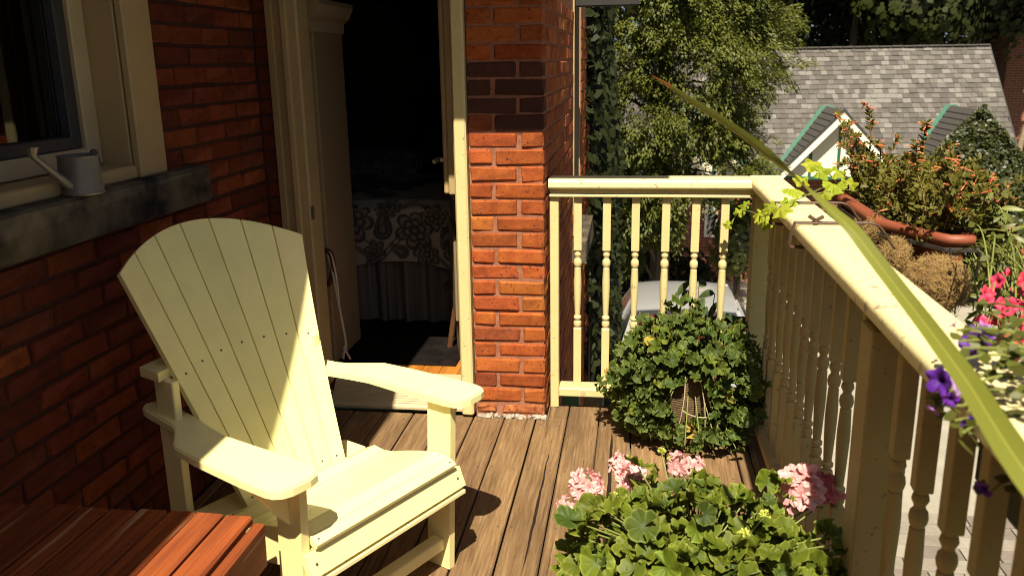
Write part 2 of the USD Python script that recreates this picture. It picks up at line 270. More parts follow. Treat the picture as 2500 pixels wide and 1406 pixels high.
# pots
mat('rope', (.17, .105, .05), .9, var=.4, scale=90, bump=1.2, bscale=300); mat('wicker_dark', (.05, .03, .018), .9)
mat('terracotta', (.22, .058, .026), .55, var=.15, scale=8, spec=.4); mat('coir', (.50, .32, .11), .95, island=.35); mat('coir_core', (.24, .13, .045), .95, var=.5, scale=40, bump=2)
mat('red_plastic', (.10, .020, .014), .5, var=.1)
# the cottage, street
for k, c in zip('abcd', ((.110, .099, .087), (.134, .122, .108), (.180, .167, .149), (.090, .080, .072))): mat(f'shingle_{k}', c, .95, var=.25, scale=40, bump=.6, bscale=300, objvar=.12, island=.0, spec=.15)
mat('shingle_rest', (.105, .096, .086), .95, var=.25, scale=40, island=.28, spec=.15, bump=.6, bscale=300)
mat('stucco', (.78, .72, .52), .9, var=.06, scale=20, bump=.3); mat('fascia', (.80, .74, .56), .6, var=.06); mat('green_trim', (.022, .105, .062), .5, var=.15); mat('dark_edge', (.035, .035, .035), .7)
mat('gutter', (.02, .055, .045), .5); mat('curtain_white', (.6, .58, .52), .9, var=.2, scale=14, stretch=(6, 6, .3))
mat('road', (.30, .27, .21), .95, var=.18, scale=3, bump=.3, bscale=60); mat('lawn', (.06, .08, .02), .95, var=.5, scale=6)
for k, c in zip('abc', ((.22, .19, .15), (.26, .23, .18), (.18, .15, .12))): mat(f'paver_{k}', c, .95, var=.2, scale=12, bump=.5, bscale=150, objvar=.12)
mat('paver_joint', (.13, .11, .09), .95); mat('car_paint', (.36, .36, .35), .25, var=.02, metallic=.3, coat_weight=.6); mat('car_glass', (.03, .033, .036), .08, spec=.8); mat('rubber', (.02, .02, .02), .8); mat('plastic_black', (.03, .03, .03), .5)
mat('car_lamp', (.7, .7, .7), .15, spec=.8); mat('red_brick_far', (.30, .09, .04), .9, var=.2)
M['far_brick'] = usdkit.material(stage, '/World/Looks/far_brick', {'g': ('geometry', {}), 'sx': ('separate_xyz', {}), 'ad': ('math', {'math_type': 'add'}), 'cx': ('combine_xyz', {}),
    'b': ('brick_texture', {'scale': 1.0, 'brick_width': .21, 'row_height': .07, 'mortar_size': .008, 'color1': (.30, .08, .035), 'color2': (.22, .055, .03), 'mortar': (.28, .20, .15)}), 'p': ('principled_bsdf', {'roughness': .9})},
    [('g.position', 'sx.vector'), ('sx.x', 'ad.value1'), ('sx.y', 'ad.value2'), ('ad.value', 'cx.x'), ('sx.z', 'cx.y'), ('cx.vector', 'b.vector'), ('b.color', 'p.base_color')], surface='p.BSDF')
M['pane'] = usdkit.material(stage, '/World/Looks/pane', {'t': ('transparent_bsdf', {'color': (.75, .78, .76)}), 'g': ('glossy_bsdf', {'roughness': .02}), 'f': ('fresnel', {'IOR': 1.5}), 'm': ('mix_closure', {})},
    [('f.fac', 'm.fac'), ('t.BSDF', 'm.closure1'), ('g.BSDF', 'm.closure2')], surface='m.closure')
M['quilt'] = usdkit.material(stage, '/World/Looks/quilt', {'a': ('attribute', {'attribute': 'pattern'}), 'r': ('rgb_ramp', {'ramp': [(0, (.29, .25, .19)), (.5, (.085, .07, .058)), (1, (.032, .028, .024))]}), 'p': ('principled_bsdf', {'roughness': .9})},
    [('a.fac', 'r.fac'), ('r.color', 'p.base_color')], surface='p.BSDF')

# ================================================================== the house
house = thing('brick_house', 'red brick house wall with a doorway and a brick pier beside the wooden porch', 'house', (0, 0, 0))
COURSE = .0667
wall_front = obj('wall', box((-.296, .0072, -.2), (-.22, .22, 2.45)), 'mortar', house)
wall_side = obj('wall', cat(box((-.22, .0072, -2.9), (-.004, 1.65, 2.45)), box((-.22, 1.65, -2.9), (-.004, 2.4, .3)), box((-.22, 2.4, -2.9), (-.004, 7, 2.45)), box((-.22, 1.65, 2.3), (-.004, 2.4, 2.45))), 'mortar', house)
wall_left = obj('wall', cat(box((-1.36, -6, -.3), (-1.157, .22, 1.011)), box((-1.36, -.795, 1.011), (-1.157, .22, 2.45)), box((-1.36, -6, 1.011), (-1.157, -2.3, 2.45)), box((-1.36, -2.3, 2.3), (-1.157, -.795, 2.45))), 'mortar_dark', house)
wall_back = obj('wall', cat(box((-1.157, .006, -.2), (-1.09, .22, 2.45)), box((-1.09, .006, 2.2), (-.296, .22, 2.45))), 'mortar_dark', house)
def brick_mat(k=None):
    return 'brick_' + rng.choice(list('aabbbccd'))
stuff_bricks = []
for k in range(26):                                                   # the pier's front: header and stretcher change places
    z0, z1 = k * COURSE + .005, (k + 1) * COURSE - .006
    cuts = [(-.298, -.204), (-.192, 0)] if k % 2 == 0 else [(-.298, -.104), (-.092, 0)]
    for a, b in cuts:
        soot = 17.6 < k < 21.5
        worn = k == 0
        m = 'brick_worn' if worn else ('brick_soot' if soot and not (k == 18 and a < -.2) else brick_mat())
        dz = rng.normal(0, .0012, 2)
        obj('brick', cbox((a + rnd(0, .002), rnd(-.0015, .002) + (.003 if worn else 0), z0 + dz[0] - .0015 + (.006 if worn else 0)), (b - (rnd(0, .002) if b < -.01 else 0), .1, z1 + dz[1] + .0015), .014 if worn else rnd(.004, .009), .004 if worn else .0018), m, wall_front)
n_side = 0
for k in range(-8, 26):                                               # the side that runs away from the camera
    y = .0 if k % 2 else -.102
    first = True
    while y < 1.64:
        a, b = max(y + .005, .102), min(y + .208, 1.645)
        if b - a > .03:
            z0, z1 = k * COURSE + .005, (k + 1) * COURSE - .006
            g = cbox((-.08, a, z0), (rnd(-.002, .002), b, z1), .004, .001)
            if 3 < k and a < .55 and n_side < 62:
                obj('brick', g, brick_mat(), wall_side); n_side += 1
            else: stuff_bricks.append((g, rng.integers(0, 4)))
        y += .213
for t in range(4):
    gs = [g for g, q in stuff_bricks if q == t]
    obj('brickwork', cat(*gs), 'brick_' + 'abcd'[t], house, kind='stuff', label='far bricks of the side wall')
stuff_bricks = []
for k in range(0, 26):                                                # left wall, around the window and its stone sill
    z0, z1 = k * COURSE + .005, (k + 1) * COURSE - .006
    lim = -1.95
    if z1 > 1.0: lim = -.568
    if z0 > 1.12: lim = -.782
    y = -.004 if k % 2 else -.11
    while y - .203 > lim - .15:
        a, b = max(y - .203, lim), y
        if b - a > .03:
            g = cbox((-1.25, a, z0), (-1.15 + rnd(-.003, .003), b, z1), .005, .0012)
            if k < 3 or a < -1.7: stuff_bricks.append(g)
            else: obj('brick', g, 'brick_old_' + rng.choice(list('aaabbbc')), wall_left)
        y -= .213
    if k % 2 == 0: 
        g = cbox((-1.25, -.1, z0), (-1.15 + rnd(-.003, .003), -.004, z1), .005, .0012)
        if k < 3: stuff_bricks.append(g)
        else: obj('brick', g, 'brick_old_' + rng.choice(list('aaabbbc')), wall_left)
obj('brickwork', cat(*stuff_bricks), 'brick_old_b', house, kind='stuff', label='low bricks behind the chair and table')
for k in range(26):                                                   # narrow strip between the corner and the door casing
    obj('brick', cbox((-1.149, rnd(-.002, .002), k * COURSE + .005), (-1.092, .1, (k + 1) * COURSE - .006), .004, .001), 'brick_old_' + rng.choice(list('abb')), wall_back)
# mortar crumbs at the foot of the pier
obj('mortar_rubble', cat(*[cbox((x, -.012 - rnd(0, .015), 0), (x + rnd(.008, .03), .02, rnd(.006, .016)), .003, .002) for x in np.arange(-.29, -.01, .018)]), 'rubble', house)
gs = []
for k in range(-40, 26):
    y = 2.405 if k % 2 else 2.405 + .107
    if k % 2 == 0: gs.append(cbox((-.08, 2.402, k * COURSE + .005), (rnd(-.002, .002), 2.505, (k + 1) * COURSE - .006), .004, .001))
    while y < 3.3: gs.append(cbox((-.08, y + .005, k * COURSE + .005), (rnd(-.002, .002), y + .208, (k + 1) * COURSE - .006), .004, .001)); y += .213
    if k * COURSE < .23:
        y = 1.655
        while y < 2.38: gs.append(cbox((-.08, y + .005, k * COURSE + .005), (rnd(-.002, .002), min(y + .208, 2.4), (k + 1) * COURSE - .006), .004, .001)); y += .213
obj('brickwork', cat(*gs), 'brick_a', house, kind='stuff', label='far bricks round the side window')
# roof over the left of the porch and the eave in front of the pier
obj('porch_roof', cat(box((-1.5, -6, 2.42), (-.607, -.81, 2.52)), box((-1.5, -.81, 2.42), (.531, .05, 2.52)), box((-3.6, .05, 2.42), (-.004, 7, 2.52)), box((-3.6, -6, 2.42), (-1.5, .05, 2.52))), 'cream_trim', house)
obj('eave', cbox((.001, 1.76, 1.762), (.36, 1.86, 1.95), .004), 'curtain_dark', house)
obj('wall', box((-1.5, -6.2, -.3), (1.2, -6, 2.45)), 'far_brick', house)  # unseen wall added behind the camera to hold back low sky light
# left window: stone sill, casing, sash, dark pane
obj('window_sill', cbox((-1.33, -2.6, 1.012), (-1.092, -.572, 1.137), .012, .003), 'stone', house, label='weathered dark stone window sill')
win = obj('window', cat(cbox((-1.157, -.93, 1.139), (-1.128, -.782, 2.3), .006), cbox((-1.345, -.93, 1.139), (-1.16, -.80, 2.3), .003), cbox((-1.157, -2.3, 2.16), (-1.125, -.9, 2.3), .005)), 'cream_trim', house)
obj('sash_frame', cat(cbox((-1.30, -1.0, 1.182), (-1.25, -.932, 2.28), .004), cbox((-1.30, -2.2, 1.182), (-1.25, -1.002, 1.235), .004)), 'cream_frame', win)
obj('wooden_sill', cat(cbox((-1.345, -2.3, 1.139), (-1.14, -.935, 1.178), .005)), 'cream_trim', win)
obj('screen_frame', cat(cbox((-1.312, -1.05, 1.237), (-1.262, -1.003, 2.25), .003), cbox((-1.312, -2.2, 1.237), (-1.262, -1.052, 1.272), .003)), 'dark_metal', win)
obj('glass_pane', box((-1.295, -2.2, 1.274), (-1.29, -1.053, 2.25)), 'pane', win)
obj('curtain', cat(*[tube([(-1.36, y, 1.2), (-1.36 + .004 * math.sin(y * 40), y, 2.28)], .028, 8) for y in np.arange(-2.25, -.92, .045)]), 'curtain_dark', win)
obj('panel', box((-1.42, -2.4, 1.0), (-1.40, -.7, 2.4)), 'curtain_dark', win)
# side window far along the wall
sw = obj('window', cat(cbox((-.05, 1.652, .452), (.006, 1.675, 2.3), .003), cbox((-.05, 2.376, .452), (-.006, 2.398, 2.3), .003)), 'cream_trim', house)
obj('shutter', cbox((-.1, 1.68, .455), (-.012, 2.374, 2.3), .003), 'leather', sw)
obj('window_sill', cbox((-.1, 1.6, .30), (.085, 2.45, .448), .008, .003), 'stone', sw)
# doorway: left casing with its mouldings, narrow right casing, jambs, ribbed threshold
frame_d = obj('door_frame', cat(prism([(-1.092, .03), (-1.092, -.012), (-1.066, -.018), (-1.062, -.008), (-1.028, -.020), (-1.022, -.032), (-1.006, -.032), (-1.0, -.018), (-.968, -.018), (-.96, -.010), (-.96, .10), (-1.0, .10)], .10, 2.2, 'xyz'),
    cbox((-1.09, .102, .10), (-1.035, .215, 2.2), .003)), 'cream_trim', house)
obj('casing', cbox((-.352, -.03, .012), (-.302, .03, 2.2), .006, .0006), 'cream', frame_d)
obj('jamb', cat(cbox((-.366, .032, .10), (-.296, .08, 2.2), .003), cbox((-.412, .13, .93), (-.372, .20, 2.2), .004), cbox((-.437, .15, .93), (-.414, .20, 2.2), .006), cbox((-.370, .082, .10), (-.296, .215, 2.2), .003)), 'cream_trim', frame_d)
obj('lintel', cbox((-.96, .0, 2.14), (-.352, .215, 2.2), .003), 'cream_trim', frame_d)
obj('strike_plate', cbox((-.965, -.0135, .845), (-.957, .01, .90), .001), 'screw_metal', frame_d)
tr = obj('threshold', prism([(.030, .002), (.22, .002), (.22, .1), (.118, .1), (.112, .093), (.036, .022), (.030, .012)], -.955, -.352, 'yzx'), 'cream_frame', house, label='ribbed pale threshold')
for i in range(9):
    t = (i + .6) / 9.5
    y, z = .036 + t * .076, .022 + t * .071
    obj('rib', tube([(-.954, y, z + .0015), (-.353, y, z + .0015)], .0028, 6), 'cream_frame', tr)
# the open door, swung inwards
door = obj('door', cat(bar((-.378, .225, 1.16), (-.545, .86, 1.16), .04, 2.1)), 'door_paint', house)
for z in (.30, .86, 1.42):
    p, q = np.array((-.405, .315, z + .22)), np.array((-.527, .78, z + .22)); n = np.array((-.025, -.0066, 0))
    obj('panel', bar(p + n, q + n, .014, .40, .006), 'door_paint', door)
obj('handle', cat(tube([(-.53, .83, 1.0), (-.60, .81, 1.0)], .012, 8), cbox((-.62, .72, .99), (-.60, .83, 1.012), .005)), 'chrome', door)

# ------------------------------------------------------------------ the room behind the door
room = thing('room', None, None, kind='structure')
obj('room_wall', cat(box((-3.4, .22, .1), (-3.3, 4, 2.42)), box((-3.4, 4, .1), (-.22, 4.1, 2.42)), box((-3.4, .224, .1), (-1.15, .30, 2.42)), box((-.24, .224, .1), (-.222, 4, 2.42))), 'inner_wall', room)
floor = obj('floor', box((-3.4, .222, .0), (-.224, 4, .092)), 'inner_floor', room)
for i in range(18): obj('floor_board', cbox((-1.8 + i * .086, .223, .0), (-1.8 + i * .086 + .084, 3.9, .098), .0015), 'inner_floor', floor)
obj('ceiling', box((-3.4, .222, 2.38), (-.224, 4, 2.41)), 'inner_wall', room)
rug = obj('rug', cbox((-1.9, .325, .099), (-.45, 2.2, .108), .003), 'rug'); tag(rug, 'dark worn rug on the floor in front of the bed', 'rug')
# bed with the flowered quilt
bed = thing('bed', 'bed under a pale quilt printed with dark paisley flowers', 'bed', (-1.4, 1.6, .1))
def petals(P, c, r, n, rot):
    d = P - c; R = np.hypot(d[:, 0], d[:, 1]) / r; a = np.arctan2(d[:, 1], d[:, 0]) + rot
    edge = .55 + .45 * np.abs(np.cos(a * n / 2)) ** .6
    line = np.exp(-((R - edge) / .07) ** 2) + .8 * np.exp(-((R - edge * .6) / .06) ** 2) + .7 * np.exp(-((R - .22) / .08) ** 2) + .5 * (np.abs(np.sin(a * n / 2)) > .97) * (R < edge)
    return np.clip(line + .25 * (R < edge), 0, 1)
def paisley(P, c, r, rot, flip):
    d = (P - c) / r; d = d @ np.array([[math.cos(rot), -math.sin(rot)], [math.sin(rot), math.cos(rot)]]); x, y = d[:, 0] * flip, d[:, 1]
    x = x - .55 * np.clip(y, 0, 2) ** 1.6; w = .55 * np.clip(1 - (y - .1) / 1.1, 0, 1.4) ** .6; R = np.where(y > 0, np.abs(x) / (w + .02), np.hypot(x, y) / .56)
    R = np.where(y > 1.1, 9, R)
    return np.clip(np.exp(-((R - .95) / .12) ** 2) + .8 * np.exp(-((R - .5) / .12) ** 2) + .35 * (R < .9), 0, 1)
U_, V_ = np.meshgrid(np.linspace(-2.5, -.46, 300), np.linspace(0, 1.5, 220))
# quilt sheet: over the top of the bed and hanging down in front with a wavy hem; it turns round the corner at the right
def quilt_pt(u, v):
    hem = .33 + .02 * np.sin(u * 9)
    top = v > hem
    fold = .012 * np.sin(u * 21 + 1.5) * np.clip(1 - v / hem, 0, 1)
    x = u; y = np.where(top, .95 + (v - hem), .95 - .012 - fold); z = np.where(top, .765 + .012 * np.sin(u * 6) * np.sin(v * 7), .765 - (hem - v))
    rr = np.clip((v - hem + .06) / .12, 0, 1); z = z - .03 * (1 - np.abs(2 * rr - 1)) * 1.0
    corner = np.clip((u + .62) / .16, 0, 1)
    y = y + .16 * corner ** 2; z = z - .05 * corner
    return np.stack([x, y, z], -1)
qv = quilt_pt(U_, V_).reshape(-1, 3)
P2 = np.stack([U_.ravel(), V_.ravel()], 1); pat = np.zeros(len(P2)); qr = np.random.default_rng(3)
for c, r, n in (((-1.12, .24), .12, 7), ((-.78, .17), .10, 6), ((-.66, .27), .08, 8), ((-.92, .30), .07, 9), ((-1.0, .06), .06, 6), ((-.72, .05), .07, 7), ((-1.3, .12), .1, 8), ((-.56, .1), .07, 6)): pat = np.maximum(pat, petals(P2, np.array(c), r, n, qr.uniform(0, 3)))
for c, r, ro, fl in (((-.95, .17), .09, .4, 1), ((-.60, .18), .07, 2.2, -1), ((-.85, .05), .06, 1.5, 1), ((-1.22, .05), .06, 4, -1)): pat = np.maximum(pat, paisley(P2, np.array(c), r, ro, fl))
for _ in range(46):
    c = np.array([qr.uniform(-2.4, -.5), qr.uniform(.42, 1.45)]); pat = np.maximum(pat, petals(P2, c, qr.uniform(.05, .12), int(qr.integers(5, 9)), qr.uniform(0, 3)))
for _ in range(12):
    x0 = qr.uniform(-1.5, -.5); yy = .17 + .12 * np.sin(P2[:, 0] * 9 + x0 * 5); pat = np.maximum(pat, .7 * np.exp(-((P2[:, 1] - yy - qr.uniform(-.1, .1)) / .006) ** 2) * (np.abs(P2[:, 0] - x0) < .12))
i, j = np.meshgrid(np.arange(219), np.arange(299), indexing='ij'); q4 = np.stack([i * 300 + j, i * 300 + j + 1, (i + 1) * 300 + j + 1, (i + 1) * 300 + j], -1).reshape(-1, 4)
quilt = obj('quilt', (qv, tri(q4)), 'quilt', bed, smooth=True)
UsdGeom.PrimvarsAPI(quilt).CreatePrimvar('pattern', Sdf.ValueTypeNames.FloatArray, 'vertex').Set(Vt.FloatArray.FromNumpy(pat.astype(np.float32)))
sx = np.linspace(-2.5, -.52, 160); sv = np.array([(x, .975 + .018 * math.sin(x * 47) + .008 * math.sin(x * 91), z) for z in (.47, .115) for x in sx]); k = np.arange(159)
obj('bed_skirt', (sv, tri(np.stack([k, k + 1, k + 161, k + 160], 1))), 'skirt_cloth', bed, smooth=True)
obj('mattress', cbox((-2.5, 1.0, .3), (-.56, 2.6, .72), .05), 'skirt_cloth', bed)
obj('pillow', cbox((-2.4, 2.0, .76), (-1.0, 2.5, .92), .07), 'skirt_cloth', bed)
# cream cabinet just inside, leather leash hanging from its knob
cab = thing('cabinet', 'tall cream cabinet with a moulded cornice just inside the doorway', 'cabinet', (-1.3, .5, .1))
obj('carcass', cbox((-1.6, .302, .099), (-1.018, .68, 1.66), .004), 'cabinet_paint', cab)
obj('cornice', prism([(-1.6, 1.60), (-1.014, 1.60), (-1.012, 1.645), (-.985, 1.665), (-.965, 1.71), (-.965, 1.73), (-1.6, 1.73)], .255, .70, 'xzy'), 'cabinet_paint', cab)
obj('cabinet_door', cbox((-1.5, .285, .2), (-1.06, .300, 1.55), .004), 'cabinet_paint', cab)
obj('knob', lathe([(0, 0), (.012, .004), (.014, .016), (0, .024)], (-1.04, .28, .66), 10), 'screw_metal', cab)
lea = thing('leash', 'brown leather strap with thin metal leads hanging beside the bed in the doorway', 'leash', (-1.03, .27, .62))
def arc(pts, n=20):
    pts = np.array(pts, float); t = np.linspace(0, len(pts) - 1, n); from scipy.interpolate import CubicSpline
    return CubicSpline(np.arange(len(pts)), pts)(t)
obj('loop', cat(tube(arc([(-1.04, .272, .645), (-1.0, .262, .648), (-.985, .258, .60), (-1.0, .262, .52), (-1.04, .27, .49), (-1.05, .272, .56), (-1.04, .272, .645)]), .013, 8)), 'leather', lea)
obj('lead', tube(arc([(-1.01, .26, .645), (-.985, .25, .55), (-.965, .245, .4), (-.945, .24, .25), (-.95, .24, .19), (-.96, .24, .15)]), .0052, 6), 'chrome', lea)
obj('lead', tube(arc([(-.995, .255, .648), (-.975, .248, .58), (-.965, .245, .46), (-.972, .246, .40)]), .0046, 6), 'chrome', lea)
obj('clip', cat(tube([(-.945, .238, .19), (-.925, .236, .15)], .005, 6), tube(arc([(-.945, .238, .19), (-.955, .238, .2), (-.95, .238, .212), (-.94, .238, .2)], 8), .003, 5)), 'chrome', lea)
stool = thing('stool', 'round wooden stool standing beside the bed inside the doorway', 'stool', (-.43, .66, .1))
obj('seat', lathe([(0, .385), (.12, .385), (.14, .395), (.14, .41), (.125, .42), (0, .42)], (-.43, .66, 0), 24), 'stool_wood', stool)
for a in (.6, 2.2, 3.8, 5.4): obj('leg', tube([(-.43 + .08 * math.cos(a), .66 + .08 * math.sin(a), .385), (-.43 + .13 * math.cos(a), .66 + .13 * math.sin(a), .1)], [.012, .015], 8), 'stool_wood', stool)

# ================================================================== the deck
deck = thing('deck', None, None, kind='structure')
edges = [-.0395 + .1332 * i for i in range(-9, 9)]
edges[0] = -1.148
for a, b in zip(edges[:-1], edges[1:]):
    if b > 1.0: b = .985
    y1 = .004 if b < -.30 else (.03 if b < -.302 else (-.004 if a < -.01 else .165))
    if -.305 < a < -.01: y1 = -.004
    if a < -.305 and b > -.36: y1 = .0
    gm = cbox((a + .003, -4.6, -.028), (b - .003, y1 + (rnd(-.004, .004) if y1 > .1 else 0), rnd(-.002, .0)), .004, .0004)
    if a < 0 < b: gm = cat(gm, cbox((.004, -.0036, -.028), (b - .003, .165, -.001), .004, .0004))
    bd = obj('board', gm, 'deck_wood', deck)
    for yy in (-.06 if y1 < .1 else .07, -.47, -.88, -1.29, -1.7):
        for dx in (.025, .105):
            x = a + dx + rnd(-.006, .006); y = yy + rnd(-.008, .008)
            if x < b - .012: obj('nail', lathe([(.0042, -.004), (.0042, .0006), (.003, .0012), (0, .0013)], (x, y, 0), 7), 'screw_metal', bd)
obj('deck_frame', cat(box((-1.14, -4.6, -.22), (.96, .1, -.036)), box((-1.148, -.0, -.1), (-.0, .02, -.034))), 'deck_frame', deck)
tb = obj('fascia_board', cbox((.05, .245, -.14), (.128, .30, .026), .003), 'teal_paint', deck, label='short teal painted board end')
obj('fascia_board', cbox((.150, .245, -.15), (.235, .30, .024), .003), 'grey_paint', deck, label='grey weathered board end')

# ================================================================== railings
def baluster(x, y, a=0.0):
    h = .0165
    t = [cbox((-h, -h, .70), (h, h, .926), .002), cbox((-h, -h, .098), (h, h, .362), .002),
         lathe([(.0165, .36), (.0105, .366), (.0112, .368), (.0155, .372), (.0172, .381), (.0155, .391), (.0105, .395), (.0115, .399), (.0160, .404), (.0160, .412), (.0112, .418), (.0112, .424), (.0122, .44), (.0148, .50), (.0162, .545), (.0160, .57), (.0142, .61), (.0138, .624),
                (.0112, .627), (.0150, .633), (.0176, .645), (.0158, .658), (.0110, .664), (.0102, .670), (.0128, .675), (.0158, .682), (.0140, .691), (.0115, .695), (.0160, .70)], n=16)]
    v, f = cat(*t); return rotz(v, a) + np.array([x, y, 0]), f
def cap_profile(a, b, z1, z0, r=.016):
    """rounded on both long edges"""
    p = []
    for cx, cz, t0 in ((b - r, z1 - r * .9, 0), (a + r, z1 - r * .9, 90), (a + r, z0 + r * .7, 180), (b - r, z0 + r * .7, 270)):
        for t in np.linspace(t0, t0 + 90, 6): p.append((cx + r * math.cos(math.radians(t)), cz + r * (.9 if t0 < 180 else .7) * math.sin(math.radians(t))))
    return p
far_rail = thing('railing', 'short cream painted railing between the brick pier and the corner post', 'railing', (.43, .14, 0), 'porch railings')
obj('cap_rail', prism(cap_profile(.092, .236, 1.0, .96), .008, .8105, 'yzx'), 'cream_rail', far_rail, smooth=35)
obj('top_rail', cat(cbox((.01, .124, .938), (.83, .172, .9595), .002), cbox((.01, .108, .926), (.81, .19, .938), .003)), 'cream', far_rail)
obj('bottom_rail', cbox((.0485, .10, .062), (.83, .19, .10), .004), 'cream', far_rail)
obj('knot', prism([(.155 + .012 * math.cos(t), .081 + .011 * math.sin(t)) for t in np.linspace(0, 6.2, 14)], .0985, .103, 'xzy'), 'stem_pale', far_rail, label='round amber knot in the bottom rail')
obj('post', cbox((.011, .123, .001), (.047, .16, .9255), .003, .0006), 'cream', far_rail)
obj('post', cbox((.834, .15, -.2), (.925, .236, .959), .004, .0006), 'cream', far_rail)
for i in range(6): obj('baluster', baluster(.126 + .1187 * i + rnd(-.002, .002), .145, rnd(-.05, .05)), 'cream', far_rail, smooth=35)
side_rail = thing('railing', 'long cream railing with flaking top running past the potted geraniums', 'railing', (.88, -1.5, 0), 'porch railings')
obj('cap_rail', prism(cap_profile(.811, .945, 1.001, .958, .018), -4.4, .238, 'xzy'), 'cream_rail', side_rail, smooth=35)
obj('top_rail', cbox((.846, -4.4, .926), (.905, .149, .957), .003), 'cream_worn_shaded', side_rail)
obj('bottom_rail', cbox((.835, -4.4, .062), (.925, .149, .10), .004), 'cream_worn_shaded', side_rail)
obj('post', cbox((.835, -1.622, -.2), (.927, -1.53, .9255), .004, .0006), 'cream_worn_shaded', side_rail)
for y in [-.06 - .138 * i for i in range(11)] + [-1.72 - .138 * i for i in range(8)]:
    obj('baluster', baluster(.88 + rnd(-.002, .002), y + rnd(-.004, .004), rnd(-.05, .05)), 'cream_worn_shaded', side_rail, smooth=35)

# ================================================================== the chair
CA, CU = math.radians(-27.986), -1.3534
CF, CV = np.array([math.cos(CA), math.sin(CA), 0]), np.array([-math.sin(CA), math.cos(CA), 0])
def W(mesh):
    v, f = mesh; v = np.asarray(v, float)
    return v[:, :1] * CF + (v[:, 1:2] + CU) * CV + v[:, 2:] * np.array([0, 0, 1.]), f
chair = thing('adirondack_chair', 'pale yellow slatted garden chair with fan back standing by the doorway', 'chair', tuple(.1 * CF + CU * CV))
def planar(z): return .045 - .4993 * (z - .304)
def back_pt(u, t, off=0.0):
    zt = 1.031 - .9 * u * u * (1 if True else 0); z = .245 + t * (zt - .245)
    s = planar(z) + (.45 + .30 * np.clip((z - .3) / .65, 0, 1)) * u * u
    return np.stack([s - .894 * off, u, z - .447 * off], -1)
botu = np.linspace(-.172, .172, 8); topu = np.array([-.303, -.227, -.143, -.048, .048, .143, .227, .303])
topu = np.array([-.304, -.2275, -.1425, -.0475, .0475, .1425, .2275, .304])
for k in range(7):
    nt, nu = 14, 4; vs = []
    for off in (0.0, .019):
        for t in np.linspace(0, 1, nt):
            z = .245 + t * .77; q = (z - .26) / .75
            a, b = botu[k] + q * (topu[k] - botu[k]) + .0022, botu[k + 1] + q * (topu[k + 1] - botu[k + 1]) - .0022
            vs.append(back_pt(np.linspace(a, b, nu), np.full(nu, t), off))
    v = np.concatenate(vs); n = nt * nu; F = []
    i, j = np.meshgrid(np.arange(nt - 1), np.arange(nu - 1), indexing='ij'); g = np.stack([i * nu + j, i * nu + j + 1, (i + 1) * nu + j + 1, (i + 1) * nu + j], -1).reshape(-1, 4)
    ring = [j for j in range(nu)] + [i * nu + nu - 1 for i in range(1, nt)] + [(nt - 1) * nu + j for j in range(nu - 2, -1, -1)] + [i * nu for i in range(nt - 2, 0, -1)]
    rr = np.array(ring); r2 = np.roll(rr, -1)
    f = np.vstack([tri(g), tri(g)[:, ::-1] + n, tri(np.stack([rr, rr + n, r2 + n, r2], 1))])
    sl = obj('back_slat', W((v, f)), 'chair_paint', chair, smooth=30)
    um = (botu[k] + botu[k + 1] + (topu[k] + topu[k + 1] - botu[k] - botu[k + 1]) * .55) / 2
    for uu, tt in ((um, .565), ((botu[k] + botu[k + 1]) / 2 * 1.05, .10)):
        p = back_pt(np.array([uu]), np.array([tt]))[0]; fr = np.array([[-.447, 0, .894], [0, 1, 0], [.894, 0, .447]])
        v, f = lathe([(.0035, -.002), (.0035, .0008), (0, .001)], n=8); obj('screw', W((v @ fr + p, f)), 'screw_metal', sl)
# back rail on the rear legs, curved with the back
uu = np.linspace(-.29, .235, 17); fr_ = planar(.68) + .62 * uu ** 2 - .022
bk = fr_ - .085
obj('back_rail', W(prism(list(zip(fr_, uu)) + list(zip(bk[::-1], uu[::-1])), .664, .69, 'xyz')), 'chair_paint', chair)
obj('back_rail', W(cat(cbox((-.075, -.30, .262), (.022, .30, .289), .003))), 'chair_paint', chair)
for s in (-1, 1):
    obj('leg', W(cbox((-.17, s * (.249 - .033 * (s > 0)), 0), (-.085, s * (.271 - .033 * (s > 0)), .6635), .003)), 'chair_paint', chair)
    lg = prism([(.303, 0), (.387, 0), (.414, .533), (.328, .533)], .262, .285, 'xzy'); v, f = lg; v = v * np.array([1, s, 1]); f = f[:, ::-1] if s < 0 else f
    leg = obj('leg', W((v, f)), 'chair_paint', chair)
    br = prism([(.2855, .533), (.372, .533), (.366, .515), (.2855, .405)], .345, .37, 'yzx'); v, f = br; v = v * np.array([1, s, 1]); f = f[:, ::-1] if s < 0 else f
    obj('arm_bracket', W((v, f)), 'chair_paint', chair)
    ol = np.array([(-.24, .213), (-.15, .214), (-.07, .222), (.02, .240), (.10, .252), (.18, .249), (.28, .244), (.40, .243), (.437, .247), (.457, .262), (.465, .29), (.463, .34), (.455, .362), (.438, .377), (.415, .383), (.33, .384), (.15, .378), (.06, .370), (.03, .355), (0, .333), (-.04, .306), (-.07, .294), (-.15, .284), (-.22, .276), (-.25, .268), (-.268, .25), (-.266, .23), (-.256, .218)])
    ol = ol * np.array([1, s]) 
    from shapely.geometry import Polygon
    pin = np.array(Polygon(ol).buffer(-.004).exterior.coords)[:-1]
    obj('arm', W(cat(prism(ol, .534, .552, 'xyz'), prism(pin, .5515, .556, 'xyz'))), 'chair_paint', chair)
    st = prism([(.40, .335), (.40, .275), (.10, .215), (-.165, .20), (-.165, .255), (.02, .262), (.12, .312), (.17, .317), (.33, .355)], .237, .257, 'xzy'); v, f = st; v = v * np.array([1, s, 1]); f = f[:, ::-1] if s < 0 else f
    obj('seat_rail', W((v, f)), 'chair_paint', chair)
